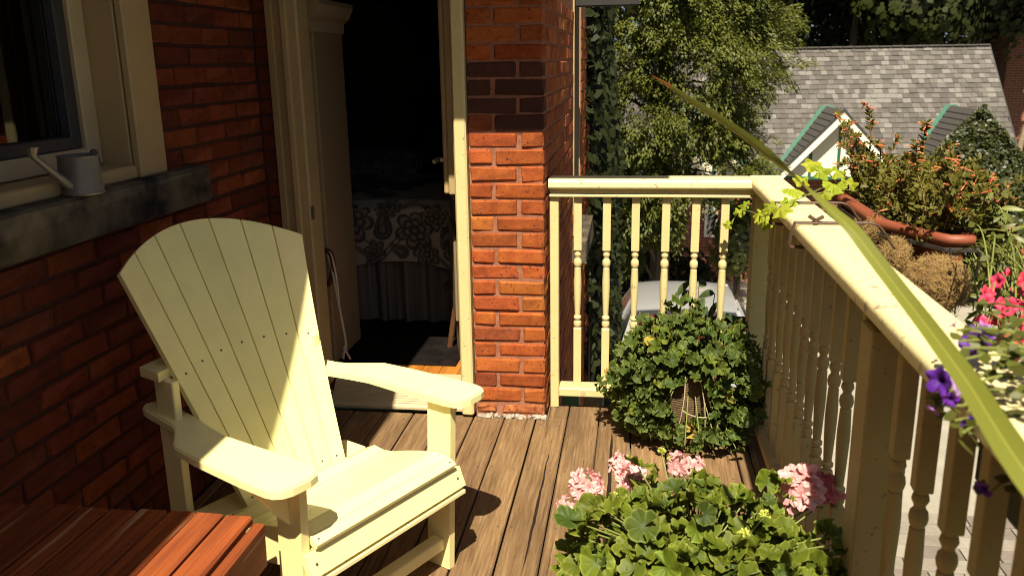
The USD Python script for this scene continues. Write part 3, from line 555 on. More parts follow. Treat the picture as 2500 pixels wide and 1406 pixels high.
prof = [(.432, .357), (.405, .374), (.352, .376), (.298, .364), (.244, .350), (.19, .333), (.147, .325), (.105, .331), (.062, .311)]
for a, b in zip(prof[:-1], prof[1:]):
    a, b = np.array(a), np.array(b); d = (b - a) / np.linalg.norm(b - a); n = np.array([d[1], -d[0]]) if d[0] < 0 else d; n = n if n[1] > 0 else -n
    a2, b2 = a + d * .001, b - d * .001
    poly = [a2, b2, b2 - n * .019, a2 - n * .019]
    sl = obj('seat_slat', W(prism(poly, -.258, .258, 'xzy')), 'chair_paint', chair)
    for s in (-1, 1):
        c = (a + b) / 2 + n * .0005; v, f = lathe([(.0032, -.002), (.0032, .0006), (0, .0008)], (c[0], s * .244, c[1]), 7)
        if a[0] in (.432, .405, .105): obj('screw', W((v, f)), 'screw_metal', sl)
ap = obj('apron', W(prism([(.418, .338), (.440, .283), (.422, .276), (.400, .331)], -.287, .287, 'xzy')), 'chair_paint', chair)
for s in (-1, 1):
    v, f = lathe([(.004, -.002), (.004, .001), (0, .0012)], n=8); fr = np.array([[-.4, 0, .92], [0, 1, 0], [.928, 0, .37]]); obj('screw', W((v @ fr + np.array([.4295, s * .264, .3105]), f)), 'screw_metal', ap)
obj('lip', W(cbox((.39, -.285, .258), (.441, .285, .271), .002)), 'chair_paint', chair)
obj('stretcher', W(cat(cbox((.33, -.2615, .062), (.372, .2615, .10), .003))), 'chair_paint', chair)

# ================================================================== slatted table, watering can
tab = thing('slatted_table', 'low red stained slatted wooden table half in the shade beside the chair', 'table', (-.8, -2.0, 0))
xs = -.513
for i in range(9):
    obj('slat', cbox((xs - .066 - i * .072, -2.75 + rnd(-.004, .004), .426), (xs - i * .072, -1.662 + rnd(-.006, .006), .450 + rnd(-.001, .001)), .004, .0008), 'table_wood', tab)
obj('apron', cbox((-.508, -2.75, .33), (-.481, -1.672, .438), .004, .0008), 'table_wood', tab)
obj('apron', cbox((-1.13, -1.715, .35), (-.51, -1.692, .425), .003), 'table_wood', tab)
for x, y in ((-.56, -1.74), (-1.10, -1.74), (-.56, -2.7), (-1.10, -2.7)): obj('leg', cbox((x - .03, y - .03, 0), (x + .03, y + .03, .4255), .004), 'table_wood', tab)
can = thing('watering_can', 'small galvanised watering can standing on the stone window sill', 'watering can', (-1.11, -1.255, 1.1375))
cx, cyy = -1.11, -1.255
obj('body', cat(lathe([(0, 1.1385), (.055, 1.1385), (.057, 1.143), (.055, 1.146), (.052, 1.20), (.050, 1.235), (.053, 1.239), (.050, 1.242), (.046, 1.238), (.046, 1.15), (0, 1.15)], (cx, cyy, 0), 24)), 'galvanised', can, smooth=40)
obj('spout', tube([(cx, cyy - .045, 1.165), (cx + .005, cyy - .10, 1.20), (cx + .01, cyy - .185, 1.258)], [.014, .010, .008], 10), 'galvanised', can, smooth=True)
obj('rose', lathe([(.008, 0), (.016, .02), (.018, .024), (0, .026)], (cx + .01, cyy - .185, 1.255), 12), 'galvanised', can)
obj('handle', tube(arc([(cx, cyy + .048, 1.225), (cx, cyy + .080, 1.242), (cx, cyy + .088, 1.205), (cx, cyy + .074, 1.17), (cx, cyy + .051, 1.155)]), .005, 6), 'dark_metal', can)
# ================================================================== potted plants
def geranium_leaf(r, seed, ruffle=.16, cup=.28, n=34):
    """round lobed leaf with a sinus, pleated along its veins, ruffled rim; z is its face. Returns mesh and st = (radius, angle)"""
    q = np.random.default_rng(seed); th = np.linspace(-2.85, 2.85, n); rho = np.array([.32, .66, .88, 1.0]); k = len(rho)
    ph = q.uniform(0, 6, 4); nl = q.choice([5, 6, 7]); lob = .04 - .17 * (1 - np.abs(np.sin(nl * th / 2 + ph[0]))) ** 1.6 + .035 * np.abs(np.sin(nl * 1.5 * th + ph[1])) - .05 * (np.abs(th) / 2.85) ** 3
    R, T = np.meshgrid(rho, th, indexing='ij'); rad = r * R * (1 + lob[None] * R ** 2.5)
    wave = np.sin(nl * T + ph[0] + 1.6) + .7 * np.sin(9 * T + ph[2]) + .45 * np.sin(13 * T + ph[3])
    z = r * (cup * R ** 1.5 + ruffle * .75 * np.clip((R - .4) / .6, 0, 1) ** 1.6 * wave - .15 * np.clip(R - .85, 0, 1) + .055 * R * np.cos(2 * nl * T + ph[0])) + r * R * (q.uniform(-.25, .25) * np.cos(T) + q.uniform(-.25, .25) * np.sin(T)) + r * q.uniform(-.3, .3) * R ** 2 * np.cos(2 * T + ph[1])
    v = np.vstack([[0, 0, 0], np.stack([rad * np.cos(T), rad * np.sin(T), z], -1).reshape(-1, 3)]); uv = np.vstack([[0, 0], np.stack([R, T / 6.2832 + .5], -1).reshape(-1, 2)])
    f = [[0, 1 + j, 2 + j] for j in range(n - 1)]; i, j = np.meshgrid(np.arange(k - 1), np.arange(n - 1), indexing='ij'); a = 1 + i * n + j
    return (v, np.vstack([f, tri(np.stack([a, a + n, a + n + 1, a + 1], -1).reshape(-1, 4))])), uv
def simple_leaf(L, w, fold=.25, curl=.2, n=6, shape='lance'):
    """leaf along +x from the origin, z its face; st = (across, along)"""
    t = np.linspace(0, 1, n + 1); prof = {'lance': np.sin(np.pi * t ** .8) ** .9, 'oval': np.sin(np.pi * t ** .75) ** .65, 'heart': np.sqrt(np.clip(t * 9, 0, 1)) * np.cos(t * np.pi / 2) ** .6}[shape]
    prof = prof * w / 2; s = np.array([-1, 0, 1]); T, S = np.meshgrid(t, s, indexing='ij')
    v = np.stack([T * L, S * prof[:, None], fold * np.abs(S) * prof[:, None] - curl * L * T ** 2], -1).reshape(-1, 3); uv = np.stack([np.abs(S) * .9, T], -1).reshape(-1, 2)
    i, j = np.meshgrid(np.arange(n), np.arange(2), indexing='ij'); a = i * 3 + j
    return (v, tri(np.stack([a, a + 3, a + 4, a + 1], -1).reshape(-1, 4))), uv
def lobed_leaf(r, seed, lobes=5):
    """pointed five-lobed leaf (vine), attached at the sinus"""
    q = np.random.default_rng(seed); n = 33; th = np.linspace(-2.7, 2.7, n); k = np.abs(((th / 1.08) + .5) % 1 - .5) * 2
    rad = r * (1.0 - .40 * k ** .8) * (1 - .13 * np.abs(th)); R = np.array([.5, 1.0]); v = [[0, 0, 0]]; uv = [[0, 0]]; ph = q.uniform(0, 6)
    for x in R:
        for t, q_ in zip(th, rad): v.append([q_ * x * math.cos(t), q_ * x * math.sin(t), r * (.10 * x * math.sin(3 * t + ph) - .25 * x * x + .06 * math.cos(6 * t))]); uv.append([x * .86, t / 6.28 + .5])
    f = [[0, 1 + j, 2 + j] for j in range(n - 1)] + [[1 + j, 1 + n + j, 2 + n + j] for j in range(n - 1)] + [[1 + j, 2 + n + j, 2 + j] for j in range(n - 1)]
    return (np.array(v), np.array(f)), np.array(uv)
def put(m, n, p, roll): 
    v, f = m; return v @ frame(n, roll) + np.asarray(p), f
SUNV = np.array([.02, -.55, .83])

def flower_head(c, r, parent, seed, m='petal_pink', k=26):
    """ball of small five-petalled florets on a stalk"""
    q = np.random.default_rng(seed); V = []
    for i in range(k):
        n = q.normal(0, 1, 3); n[2] = abs(n[2]) * .9 - .25; n += SUNV * .5; n /= np.linalg.norm(n); p = c + n * r * q.uniform(.75, 1.05); fr = frame(n, q.uniform(0, 6)); s = r * q.uniform(.46, .62)
        for a in np.arange(5) * 1.2566:
            d = np.array([math.cos(a), math.sin(a), .25 + q.uniform(-.3, .35)]); e = np.array([-math.sin(a), math.cos(a), 0]); w = s * .52
            pts = np.array([[0, 0, 0], d * s * .5 - e * w * .8, d * s * 1.0 - e * w * .55 + np.array([0, 0, -.1 * s]), d * s * 1.1, d * s * 1.0 + e * w * .55 + np.array([0, 0, -.12 * s]), d * s * .5 + e * w * .8])
            V.append((pts @ fr + p, np.array([[0, 1, 2], [0, 2, 3], [0, 3, 4], [0, 4, 5]])))
    return obj('flower_head', cat(*V), m, parent, smooth=False)
def bud_cluster(c, r, seed, k=14):
    q = np.random.default_rng(seed); V = []
    for i in range(k):
        n = q.normal(0, 1, 3); n[2] = abs(n[2]); n /= np.linalg.norm(n); V.append(tube([c, c + n * r * .6, c + n * r, c + n * r * 1.3], [.0012, .0014, .0035, .0008], 5))
    return cat(*V)

def geranium(thing_, base, spots, sizes, m, seed, ruffle, cup):
    stems = []
    for i, ((p, n), r) in enumerate(zip(spots, sizes)):
        lf, uv = geranium_leaf(r, seed * 1000 + i % 60, ruffle, cup)
        mm = 'geranium_yellow' if r < .024 and rng.uniform() < .02 else m[0] if rng.uniform() < m[2] else m[1]
        obj('leaf', put(lf, n, p, rnd(0, 6.28)), mm, thing_, smooth=True, uv=uv)
        if i % 2 == 0: mid = (np.asarray(p) + base) / 2 + np.array([0, 0, .03]); stems.append(tube([base + (p - base) * .12, mid, p - n * .002], [.003, .0024, .0016], 5))
    obj('stems', cat(*stems), 'stem', thing_)

# --- far pot: rope basket with a curly dark geranium, in the corner
pot1 = thing('geranium_pot', 'dark curly leaved geranium without flowers spilling over a rope basket in the railing corner', 'potted plant', (.59, -.08, 0))
bk_ = []
for i in range(30):                                                   # coiled rope
    z = .006 + i * .0098; r = .112 + .030 * math.sin(min(i / 29, 1) * 1.9)
    a = np.linspace(0, 2 * math.pi, 33); bk_.append(tube(np.stack([.59 + r * np.cos(a), -.08 + r * np.sin(a), z + .001 * np.sin(a * 9 + i)], -1), .0056, 6, cap=False))
basket = obj('basket', cat(*bk_), 'rope', pot1)
obj('liner', lathe([(0, .004), (.108, .004), (.136, .29), (.12, .285), (0, .27)], (.59, -.08, 0), 24), 'wicker_dark', pot1)
spots, sizes = [], []; q = np.random.default_rng(11); C1 = np.array([.58, -.08, .20])
while len(spots) < 300:
    d = q.normal(0, 1, 3); d /= np.linalg.norm(d)
    if d[2] < -.75 or d[1] > .55: continue
    rad = np.array([.315 if d[0] < 0 else .335, .27, .30 if d[2] > 0 else .225]) * q.uniform(.74, 1.06) * (1 + .13 * math.sin(d[0] * 6 + 2) * math.cos(d[2] * 5 + 1)); rad[1] += .16 * max(0, -d[2]); p = C1 + d * rad
    if p[2] < .02: continue
    vx, vz = (p[0] - .578) , (p[2] - .195)
    if p[1] < -.12 and (vx / .085) ** 2 + (vz / .085) ** 2 < 1: continue   # the basket shows here
    if p[0] > .85: continue
    n = d * .75 + SUNV * .5 + q.normal(0, .42, 3); n /= np.linalg.norm(n)
    spots.append((p, n)); sizes.append(q.uniform(.019, .033))
geranium(pot1, np.array([.59, -.08, .27]), spots, sizes, ('geranium_dark', 'geranium_green', .8), 1, .30, .40)
def filler(thing_, C, R, k, seed, m, cond, size, ruffle, cup):
    q = np.random.default_rng(seed); V, U = [], []
    while len(V) < k:
        d = q.normal(0, 1, 3); d /= np.linalg.norm(d); p = C + d * np.array(R) * q.uniform(.5, .95)
        if not cond(p, d): continue
        n = d * .6 + SUNV * .5 + q.normal(0, .4, 3); lf, uv = geranium_leaf(q.uniform(*size), 500 + len(V) % 40, ruffle, cup, 22); V.append(put(lf, n, p, q.uniform(0, 6))); U.append(uv)
    obj('leaves', cat(*V), m, thing_, smooth=True, uv=np.vstack(U), kind='stuff', label='smaller leaves further in')
filler(pot1, C1, (.32, .30, .27), 480, 91, 'geranium_dark', lambda p, d: d[1] < .5 and p[2] > .03 and p[0] < .85 and ((p[0] - .578) / .085) ** 2 + ((p[2] - .195) / .085) ** 2 > (1 if p[1] < -.1 else 0), (.020, .032), .3, .4)
for p, n in (((.70, -.30, .25), (.9, -.6, .4)), ((.60, -.31, .11), (-.8, -.5, .2))):
    lf, uv = geranium_leaf(.030, 77, .3, .9); obj('leaf', put(lf, n, p, 1.0), 'geranium_yellow', pot1, smooth=True, uv=uv, label='withered yellow leaf')
obj('dry_stems', cat(*[tube(arc([(.59 + dx, -.24, .30), (.60 + dx * 1.5, -.27, .20), (.595 + dx * 2, -.265, .08)], 8), .0018, 5) for dx in (-.03, .022)] + [tube(arc([(.55, -.26, .17), (.62, -.275, .15), (.70, -.28, .17)], 8), .002, 5)]), 'stem_pale', pot1)

# --- near pot: flowering geranium
pot2 = thing('geranium_pot', 'pink flowering geranium in front of the long railing', 'potted plant', (.52, -1.52, 0))
obj('pot', lathe([(0, .001), (.11, .001), (.15, .25), (.158, .25), (.16, .285), (.148, .285), (.14, .255), (0, .25)], (.52, -1.52, 0), 28), 'terracotta', pot2, smooth=40)
spots, sizes = [], []; q = np.random.default_rng(12); C2 = np.array([.515, -1.53, .22])
while len(spots) < 285:
    d = q.normal(0, 1, 3); d[2] = abs(d[2]) if q.uniform() < .86 else d[2]; d /= np.linalg.norm(d)
    if d[2] < -.3 or d[1] < -.78: continue
    bump = 1 + .17 * math.sin(d[0] * 8 + 1) * math.cos(d[1] * 7) + .06 * math.sin(d[0] * 17)
    p = C2 + d * np.array([.345, .34, .25]) * q.uniform(.78, 1.03) * bump
    if p[0] > .86: continue
    n = d * .5 + SUNV * .55 + q.normal(0, .42, 3); n /= np.linalg.norm(n)
    spots.append((p, n)); sizes.append(q.choice([q.uniform(.014, .024), q.uniform(.020, .032), q.uniform(.028, .041)]))
geranium(pot2, np.array([.52, -1.52, .24]), spots, sizes, ('geranium_green', 'geranium_dark', .85), 2, .24, .36)
filler(pot2, C2, (.35, .34, .25), 430, 92, 'geranium_green', lambda p, d: d[2] > -.3 and d[1] > -.8, (.022, .036), .2, .35)
stalks = []
for i, (c, r, mm, k) in enumerate((((.243, -1.32, .385), .034, 'petal_pink', 24), ((.198, -1.36, .350), .020, 'petal_pink', 10), ((.337, -1.20, .392), .028, 'petal_pink', 18), ((.367, -1.28, .388), .032, 'petal_pink', 24), ((.485, -1.24, .42), .025, 'petal_pink', 16), ((.525, -1.235, .415), .022, 'petal_pink', 12), ((.782, -1.30, .40), .045, 'petal_pink', 40), ((.846, -1.28, .385), .036, 'petal_rose', 26), ((.758, -1.33, .36), .016, 'petal_pink', 7))):
    c = np.array(c); flower_head(c, r * 1.18, pot2, 40 + i, mm, k); b = C2 + (c - C2) * .5 - np.array([0, 0, .03]); stalks.append(tube([b, (b + c) / 2 + np.array([0, 0, .015]), c - np.array([0, 0, r * .6])], [.003, .0026, .0022], 6))
for i, c in enumerate(((.44, -1.2, .437), (.468, -1.2, .414), (.329, -1.32, .349), (.317, -1.30, .352), (.229, -1.5, .32), (.66, -1.55, .46), (.83, -1.31, .36), (.60, -1.66, .475))):
    c = np.array(c); obj('bud_cluster', bud_cluster(c, .012, 60 + i), 'bud', pot2); b = C2 + (c - C2) * .5; stalks.append(tube([b, c], [.0026, .002], 5))
for m_ in stalks: obj('flower_stalk', m_, 'stem', pot2)

# ================================================================== planters hung outside the long railing
trough = thing('window_box', 'terracotta coloured trough in a metal and coir rack hung outside the long railing', 'planter', (1.25, -.3, .8))
from shapely.geometry import Polygon, LineString
TP = Polygon([(1.13, .14), (1.13, -.56), (1.25, -.80), (1.29, -.80), (1.36, -.45), (1.36, .14)])
def ring_at(poly, z, r): c = np.array(poly.exterior.coords); d = np.cumsum(np.r_[0, np.linalg.norm(np.diff(c, axis=0), axis=1)]); t = np.linspace(0, d[-1], 90); return np.stack([np.interp(t, d, c[:, 0]), np.interp(t, d, c[:, 1]), np.full(90, z)], 1)
def shell(poly, inner, z0, z1):
    import trimesh
    m = trimesh.creation.extrude_polygon(poly.difference(inner), z1 - z0, engine='earcut'); v = np.array(m.vertices); v[:, 2] += z0; return v, np.array(m.faces)
obj('trough_wall', cat(shell(TP, TP.buffer(-.006), .79, .952), prism(list(TP.buffer(-.001).exterior.coords)[:-1], .78, .795, 'xyz')), 'terracotta', trough)
obj('rim', cat(shell(TP.buffer(.016, join_style=2), TP.buffer(-.012), .945, .965), tube(ring_at(TP.buffer(.016, join_style=2), .953, 0), .016, 10, cap=False)), 'terracotta', trough, smooth=50)
obj('soil', prism(list(TP.buffer(-.007).exterior.coords)[:-1], .90, .925, 'xyz'), 'soil', trough)
rk = []
RP = TP.buffer(.035, join_style=2); RB = TP.buffer(-.06)
def strap(pts, w=.012, t=.004):
    return cat(*[bar(a, b, t, w, .001) for a, b in zip(pts[:-1], pts[1:])])
c4 = np.array(RP.exterior.coords); rk.append(strap([np.array([x, y, .928]) for x, y in c4]))
for (x, y) in ((1.095, .1), (1.095, -.22), (1.095, -.57), (1.17, -.72), (1.24, -.835), (1.32, -.82)):
    ox = 1.30 - x; oy = -.3 - y if y < -.6 else 0
    rk.append(tube(arc([(x, y, .935), (x + .01, y + oy * .04, .85), (x + ox * .3, y + oy * .16, .75), (x + ox * .7, y + oy * .3, .72)], 10), .0045, 6))
for z, k in ((.84, -.012), (.775, -.06)): rk.append(tube(ring_at(RP.buffer(k, join_style=2), z, 0), .004, 5, cap=False))
obj('rack', cat(*rk), 'dark_metal', trough)
def fibres(c, rad, k, seed):
    q = np.random.default_rng(seed); V = []
    for i in range(k):
        d = q.normal(0, 1, 3); d /= np.linalg.norm(d); p = c + d * rad * q.uniform(.75, 1.02); t = np.cross(d, q.normal(0, 1, 3)); t /= np.linalg.norm(t); L = q.uniform(.018, .042); b = q.normal(0, 1.3)
        u = np.cross(d, t); s = np.linspace(-1, 1, 6)[:, None]; pts = p + t * s * L * .5 + u * (s ** 2) * L * .25 * b + d * (.012 * q.uniform(-.3, 1) * s + .006 * q.uniform(0, 1) * s ** 2); V.append(tube(pts, .0006, 3, cap=False))
    return cat(*V)
def lump(c, rad, seed):
    import trimesh
    m = trimesh.creation.icosphere(3, 1.0); v = np.array(m.vertices); v = v * (.88 + .14 * meshkit.fbm(v * 2.5 + seed)[:, None] if True else 1); return v * rad + c, np.array(m.faces)
for i, (c, rad, k) in enumerate((((1.115, -.545, .925), (.035, .055, .036), 420), ((1.135, -.70, .875), (.04, .075, .06), 620), ((1.215, -.84, .83), (.085, .085, .085), 1300), ((1.11, -.40, .89), (.03, .08, .05), 420), ((1.10, -.05, .89), (.03, .12, .05), 380))):
    c, rad = np.array(c), np.array(rad)
    cl = obj('coir_clump', lump(c, rad * .93, i), 'coir_core', trough); obj('fibres', fibres(c, rad, int(k * 1.7), 90 + i), 'coir', cl)
def bracket(y, label, nut):
    t = thing('planter_bracket', label, 'bracket', (.88, y, 1.0))
    for dy in (-.008, .008):
        obj('wire', tube(arc([(.836, y + dy, .935), (.800, y + dy, .937), (.797, y + dy, .95), (.803, y + dy, .99), (.808, y + dy, 1.0065), (.83, y + dy, 1.0075), (.95, y + dy * .8, 1.0075), (1.02, y + dy * .6, 1.006), (1.05, y + dy * .5, .985), (1.085, y + dy * .5, .935)], 40), .0032, 6), 'rust_metal', t)
    if nut:
        obj('wing_nut', cat(lathe([(0, 1.006), (.007, 1.006), (.006, 1.020), (0, 1.021)], (.865, y, 0), 10), bar((.866, y, 1.014), (.885, y - .004, 1.027), .003, .011), bar((.864, y, 1.014), (.845, y + .004, 1.027), .003, .011)), 'rust_metal', t)
bracket(-.86, 'rusty wire planter bracket with a wing nut over the railing top', True)
bracket(-.50, 'rusty wire planter bracket under the lime vine on the railing top', False)
# --- cuphea shrub in the trough
cup = thing('cuphea_shrub', 'bushy shrub with orange red tubular flowers growing in the hung trough', 'shrub', (1.3, -.3, .925))
q = np.random.default_rng(21); stems, lv_c, lv_x, lv_y = [], [], [], []; nfl = 0
tips = [(1.2, .06, 1.297), (1.2, .50, 1.23), (1.22, .36, 1.20), (1.2, -.144, 1.16), (1.25, -.489, 1.262), (1.2, -.585, 1.21), (1.3, -.618, 1.16), (1.2, -.461, 1.09), (1.42, -.60, 1.10), (1.45, -.80, 1.04), (1.3, -.52, 1.13), (1.15, -.077, 1.11), (1.40, -.75, .95), (1.45, -.8, .91), (1.17, .30, 1.12), (1.14, .1, 1.06), (1.22, .2, 1.16)]
tips += [(1.32 + q.normal(0, .09), q.uniform(-.85, .30), q.uniform(.99, 1.16)) for _ in range(52)] + [(1.27 + abs(q.normal(0, .10)), q.uniform(-.72, .25), q.uniform(.97, 1.07)) for _ in range(110)]
for i, tp in enumerate(tips):
    tp = np.array(tp, float); b = np.array([np.clip(1.27 + (tp[0] - 1.3) * .4, 1.20, 1.35), np.clip(tp[1] + q.normal(0, .08), -.72, .1), .925]); mid = b * .45 + tp * .55 + np.array([q.normal(0, .015), q.normal(0, .015), .05])
    P = arc([b, mid, tp], 14); stems.append(tube(P, np.linspace(.003, .0012, 14), 5))
    for j in range(int(75 + 5 * (i < 17))):
        t = q.uniform(.12, 1.0); p = np.array([np.interp(t * 13, np.arange(14), P[:, c]) for c in range(3)]); ax = P[min(13, int(t * 13) + 1)] - P[int(t * 13) - 1 if t > .1 else 0]; ax /= np.linalg.norm(ax) + 1e-9
        o = np.cross(ax, q.normal(0, 1, 3)); o /= np.linalg.norm(o); d = o * .85 + ax * .45 + np.array([0, 0, .1]); d /= np.linalg.norm(d); s = np.cross(d, SUNV + q.normal(0, .5, 3)); s /= np.linalg.norm(s); L = q.uniform(.014, .028)
        lv_c.append(p); lv_x.append(d * L); lv_y.append(s * L * .19)
    for j in range(8 if i < 17 else 2):
        t = q.uniform(.55, 1.02); p = np.array([np.interp(t * 13, np.arange(14), P[:, c]) for c in range(3)]); d = np.array([q.normal(.1, .7), q.normal(-.15, .7), q.normal(-.05, .35)]); d /= np.linalg.norm(d); L = q.uniform(.020, .030)
        if nfl < 280: obj('flower', tube([p, p + d * L * .4, p + d * L * .95, p + d * L * 1.08], [.0011, .0021, .0018, .0028], 6), 'cuphea_red', cup); nfl += 1
for _ in range(3800):
    p = np.array([1.17 + .30 * q.beta(1.3, 1.6), q.uniform(-.78, .24), .935 + .16 * q.beta(1, 1.4)]); d = q.normal(0, 1, 3); d[2] = abs(d[2]) * .6; d /= np.linalg.norm(d); s = np.cross(d, SUNV + q.normal(0, .5, 3)); s /= np.linalg.norm(s); L = q.uniform(.014, .03); lv_c.append(p); lv_x.append(d * L); lv_y.append(s * L * .2)
obj('stems', cat(*stems), 'stem_woody', cup)
KITE = np.array([(0, 0), (.3, -.5), (.65, -.42), (1, 0), (.65, .42), (.3, .5)]) * np.array([1, 2.0])
obj('small_leaves', quads(np.array(lv_c), np.array(lv_x), np.array(lv_y), KITE), 'cuphea_leaf', cup, kind='stuff', label='small narrow leaves')
# longer pale leaves hanging over the trough's end
lan = thing('trailing_plant', 'pale long leaved plant spilling over the near end of the hung trough', 'plant', (1.42, -.75, .93))
st_ = []
for i in range(40):
    b = np.array([rnd(1.24, 1.36), rnd(-.72, -.40), .93]); tp = b + np.array([rnd(-.02, .14), rnd(-.26, .02), rnd(-.30, .14)]); P = arc([b, (b + tp) / 2 + np.array([.02, -.03, .06]), tp], 8); st_.append(tube(P, [.002] * 8, 5))
    for j in range(8):
        t = rnd(.25, 1.0); p = np.array([np.interp(t * 7, np.arange(8), P[:, c]) for c in range(3)]); lf, uv = simple_leaf(rnd(.035, .062), rnd(.011, .018), .25, .25)
        v, f = lf; n = np.array([rnd(-.7, .7), rnd(-.9, .1), rnd(.2, 1)]); obj('leaf', put((v, f), n, p, rnd(0, 6.28)), 'lance_leaf', lan, smooth=True, uv=uv)
obj('stems', cat(*st_), 'stem', lan)
# --- lime vine
vine = thing('lime_vine', 'lime green vine trailing from the hung trough across the railing corner', 'vine', (1.12, .05, .95))
stl = [arc([(1.16, .0, .94), (1.05, -.2, 1.02), (.95, -.40, 1.03), (.86, -.55, 1.022), (.803, -.62, 1.012), (.785, -.5, .965), (.785, -.3, .93), (.78, .0, .895), (.735, .05, .84)], 28), arc([(1.16, .05, .94), (1.08, -.05, 1.03), (1.02, -.12, 1.08), (.99, -.15, 1.10)], 10), arc([(1.16, -.15, .95), (1.08, -.30, 1.02), (.95, -.45, 1.03), (.88, -.50, 1.04)], 10)]
obj('stem', cat(*[tube(s, .0022, 5) for s in stl]), 'stem', vine)
for i, (p, r, n) in enumerate((((.861, -.493, 1.05), .050, (.1, -.3, .95)), ((.80, -.65, 1.014), .050, (-.3, -.5, .8)), ((.918, -.348, 1.06), .045, (.2, -.5, .8)), ((.994, -.227, 1.08), .058, (.1, -.6, .8)), ((.986, -.151, 1.10), .056, (0, -.5, .9)), ((1.013, -.373, 1.05), .055, (.3, -.5, .8)), ((.971, -.426, 1.03), .045, (-.2, -.4, .9)), ((.842, -.541, 1.02), .04, (.0, -.4, .9)),
        ((.785, -.548, 1.001), .036, (-.4, -.6, .7)), ((.785, -.336, .942), .040, (-.5, -.6, .6)), ((.785, -.465, .939), .042, (-.3, -.8, .4)), ((.785, .054, .91), .034, (-.4, -.6, .6)), ((.76, .05, .88), .034, (-.2, -.7, .6)), ((.726, .05, .832), .030, (-.2, -.8, .5)), ((1.08, -.10, 1.06), .05, (.2, -.5, .8)), ((1.10, -.22, 1.03), .045, (0, -.7, .7)), ((1.04, -.32, 1.03), .04, (-.3, -.6, .7)))):
    lf, uv = lobed_leaf(r * .98, 300 + i); obj('leaf', put(lf, n, p, rnd(0, 6.28)), 'lime_leaf', vine, smooth=True, uv=uv)
# --- petunias
def petunia(parent, c, n, r, m, seed):
    q = np.random.default_rng(seed); k = 25; th = np.linspace(0, 2 * np.pi, k)[:-1]; V, UVs = [[0, 0, -r * .75]], [[0, 0]]
    for x, z in ((.16, -.7), (.28, -.25), (.68, .0), (1.0, -.02)):
        for t in th:
            lob = 1 + (.34 * np.abs(math.cos(2.5 * t)) ** .7 - .26) * x; V.append([r * x * lob * math.cos(t), r * x * lob * math.sin(t), r * (z + x ** 3 * (.14 * math.sin(5 * t + seed) + .1 * math.sin(8 * t + 2 * seed)))]); UVs.append([x * .84, t / 6.28])
    F = [[0, 1 + (j + 1) % 24, 1 + j] for j in range(24)]
    for i in range(3):
        for j in range(24): a, b = 1 + i * 24 + j, 1 + i * 24 + (j + 1) % 24; F += [[a, b, b + 24], [a, b + 24, a + 24]]
    return obj('flower', put((np.array(V), np.array(F)), n, c, q.uniform(0, 6)), m, parent, smooth=True, uv=np.array(UVs))
def trailing(parent, base, tips_, seed, k=12, L=(.015, .028)):
    q = np.random.default_rng(seed); st, c, X, Y = [], [], [], []
    for tp in tips_:
        tp = np.array(tp, float); b = np.array(base) + q.normal(0, .04, 3); P = arc([b, (b + tp) / 2 + np.array([0, 0, .05]), tp], 9); st.append(tube(P, .002, 5))
        for j in range(k):
            t = q.uniform(.1, 1.05); p = np.array([np.interp(t * 8, np.arange(9), P[:, a]) for a in range(3)]) + q.normal(0, .006, 3); d = q.normal(0, 1, 3); d[2] *= .5; d /= np.linalg.norm(d); s = np.cross(d, SUNV + q.normal(0, .5, 3)); s /= np.linalg.norm(s); l = q.uniform(*L)
            c.append(p); X.append(d * l); Y.append(s * l * .32)
    obj('stems', cat(*st), 'stem', parent); obj('leaves', quads(np.array(c), np.array(X), np.array(Y), KITE), 'trail_leaf', parent, kind='stuff', label='small trailing leaves')
pp = thing('petunia', 'bright pink petunia hanging beyond the coir rack at the picture edge', 'petunia', (1.25, -1.2, .9))
pk = [(1.232, -1.322, .812), (1.194, -1.348, .813), (1.222, -1.231, .855), (1.168, -1.368, .855), (1.178, -1.437, .863), (1.237, -1.303, .914), (1.183, -1.421, .835), (1.19, -1.485, .86), (1.236, -1.249, .952), (1.23, -1.378, .879), (1.18, -1.28, .856), (1.171, -1.382, .921), (1.221, -1.39, .923), (1.151, -1.346, .94), (1.179, -1.404, .922), (1.228, -1.342, .82), (1.232, -1.344, .958), (1.163, -1.448, .94), (1.148, -1.358, .918), (1.219, -1.362, .876), (1.202, -1.287, .958), (1.164, -1.298, .925), (1.191, -1.444, .991), (1.147, -1.482, .874), (1.21, -1.207, .819), (1.20, -1.46, .90), (1.17, -1.42, .89), (1.21, -1.42, .85)]
for i, c in enumerate(pk): petunia(pp, np.array(c) + rng.normal(0, .008, 3), np.array([rnd(-.8, .3), rnd(-1, -.2), rnd(-.1, .9)]), rnd(.014, .021), 'petunia_pink', i)
trailing(pp, (1.30, -.92, .92), [np.array(c) + np.array([.015, .015, -.01]) for c in pk] + [(1.22 + .03 * k, -1.2 - .05 * k, .72 + .03 * k) for k in range(6)], 31, 7)
pb = thing('window_box', 'dark trough hung outside the near end of the long railing', 'planter', (1.12, -2.3, .8))
obj('trough_wall', cat(shell(Polygon([(.99, -2.9), (1.24, -2.9), (1.24, -1.80), (.99, -1.80)]), Polygon([(1.0, -2.89), (1.23, -2.89), (1.23, -1.81), (1.0, -1.81)]), .70, .88), box((.995, -2.895, .695), (1.235, -1.805, .71))), 'plastic_black', pb)
obj('soil', box((1.001, -2.889, .80), (1.229, -1.811, .85)), 'soil', pb)
pu = thing('petunia', 'purple petunia with leafy shoots leaning over the near end of the railing', 'petunia', (1.05, -1.85, .85))
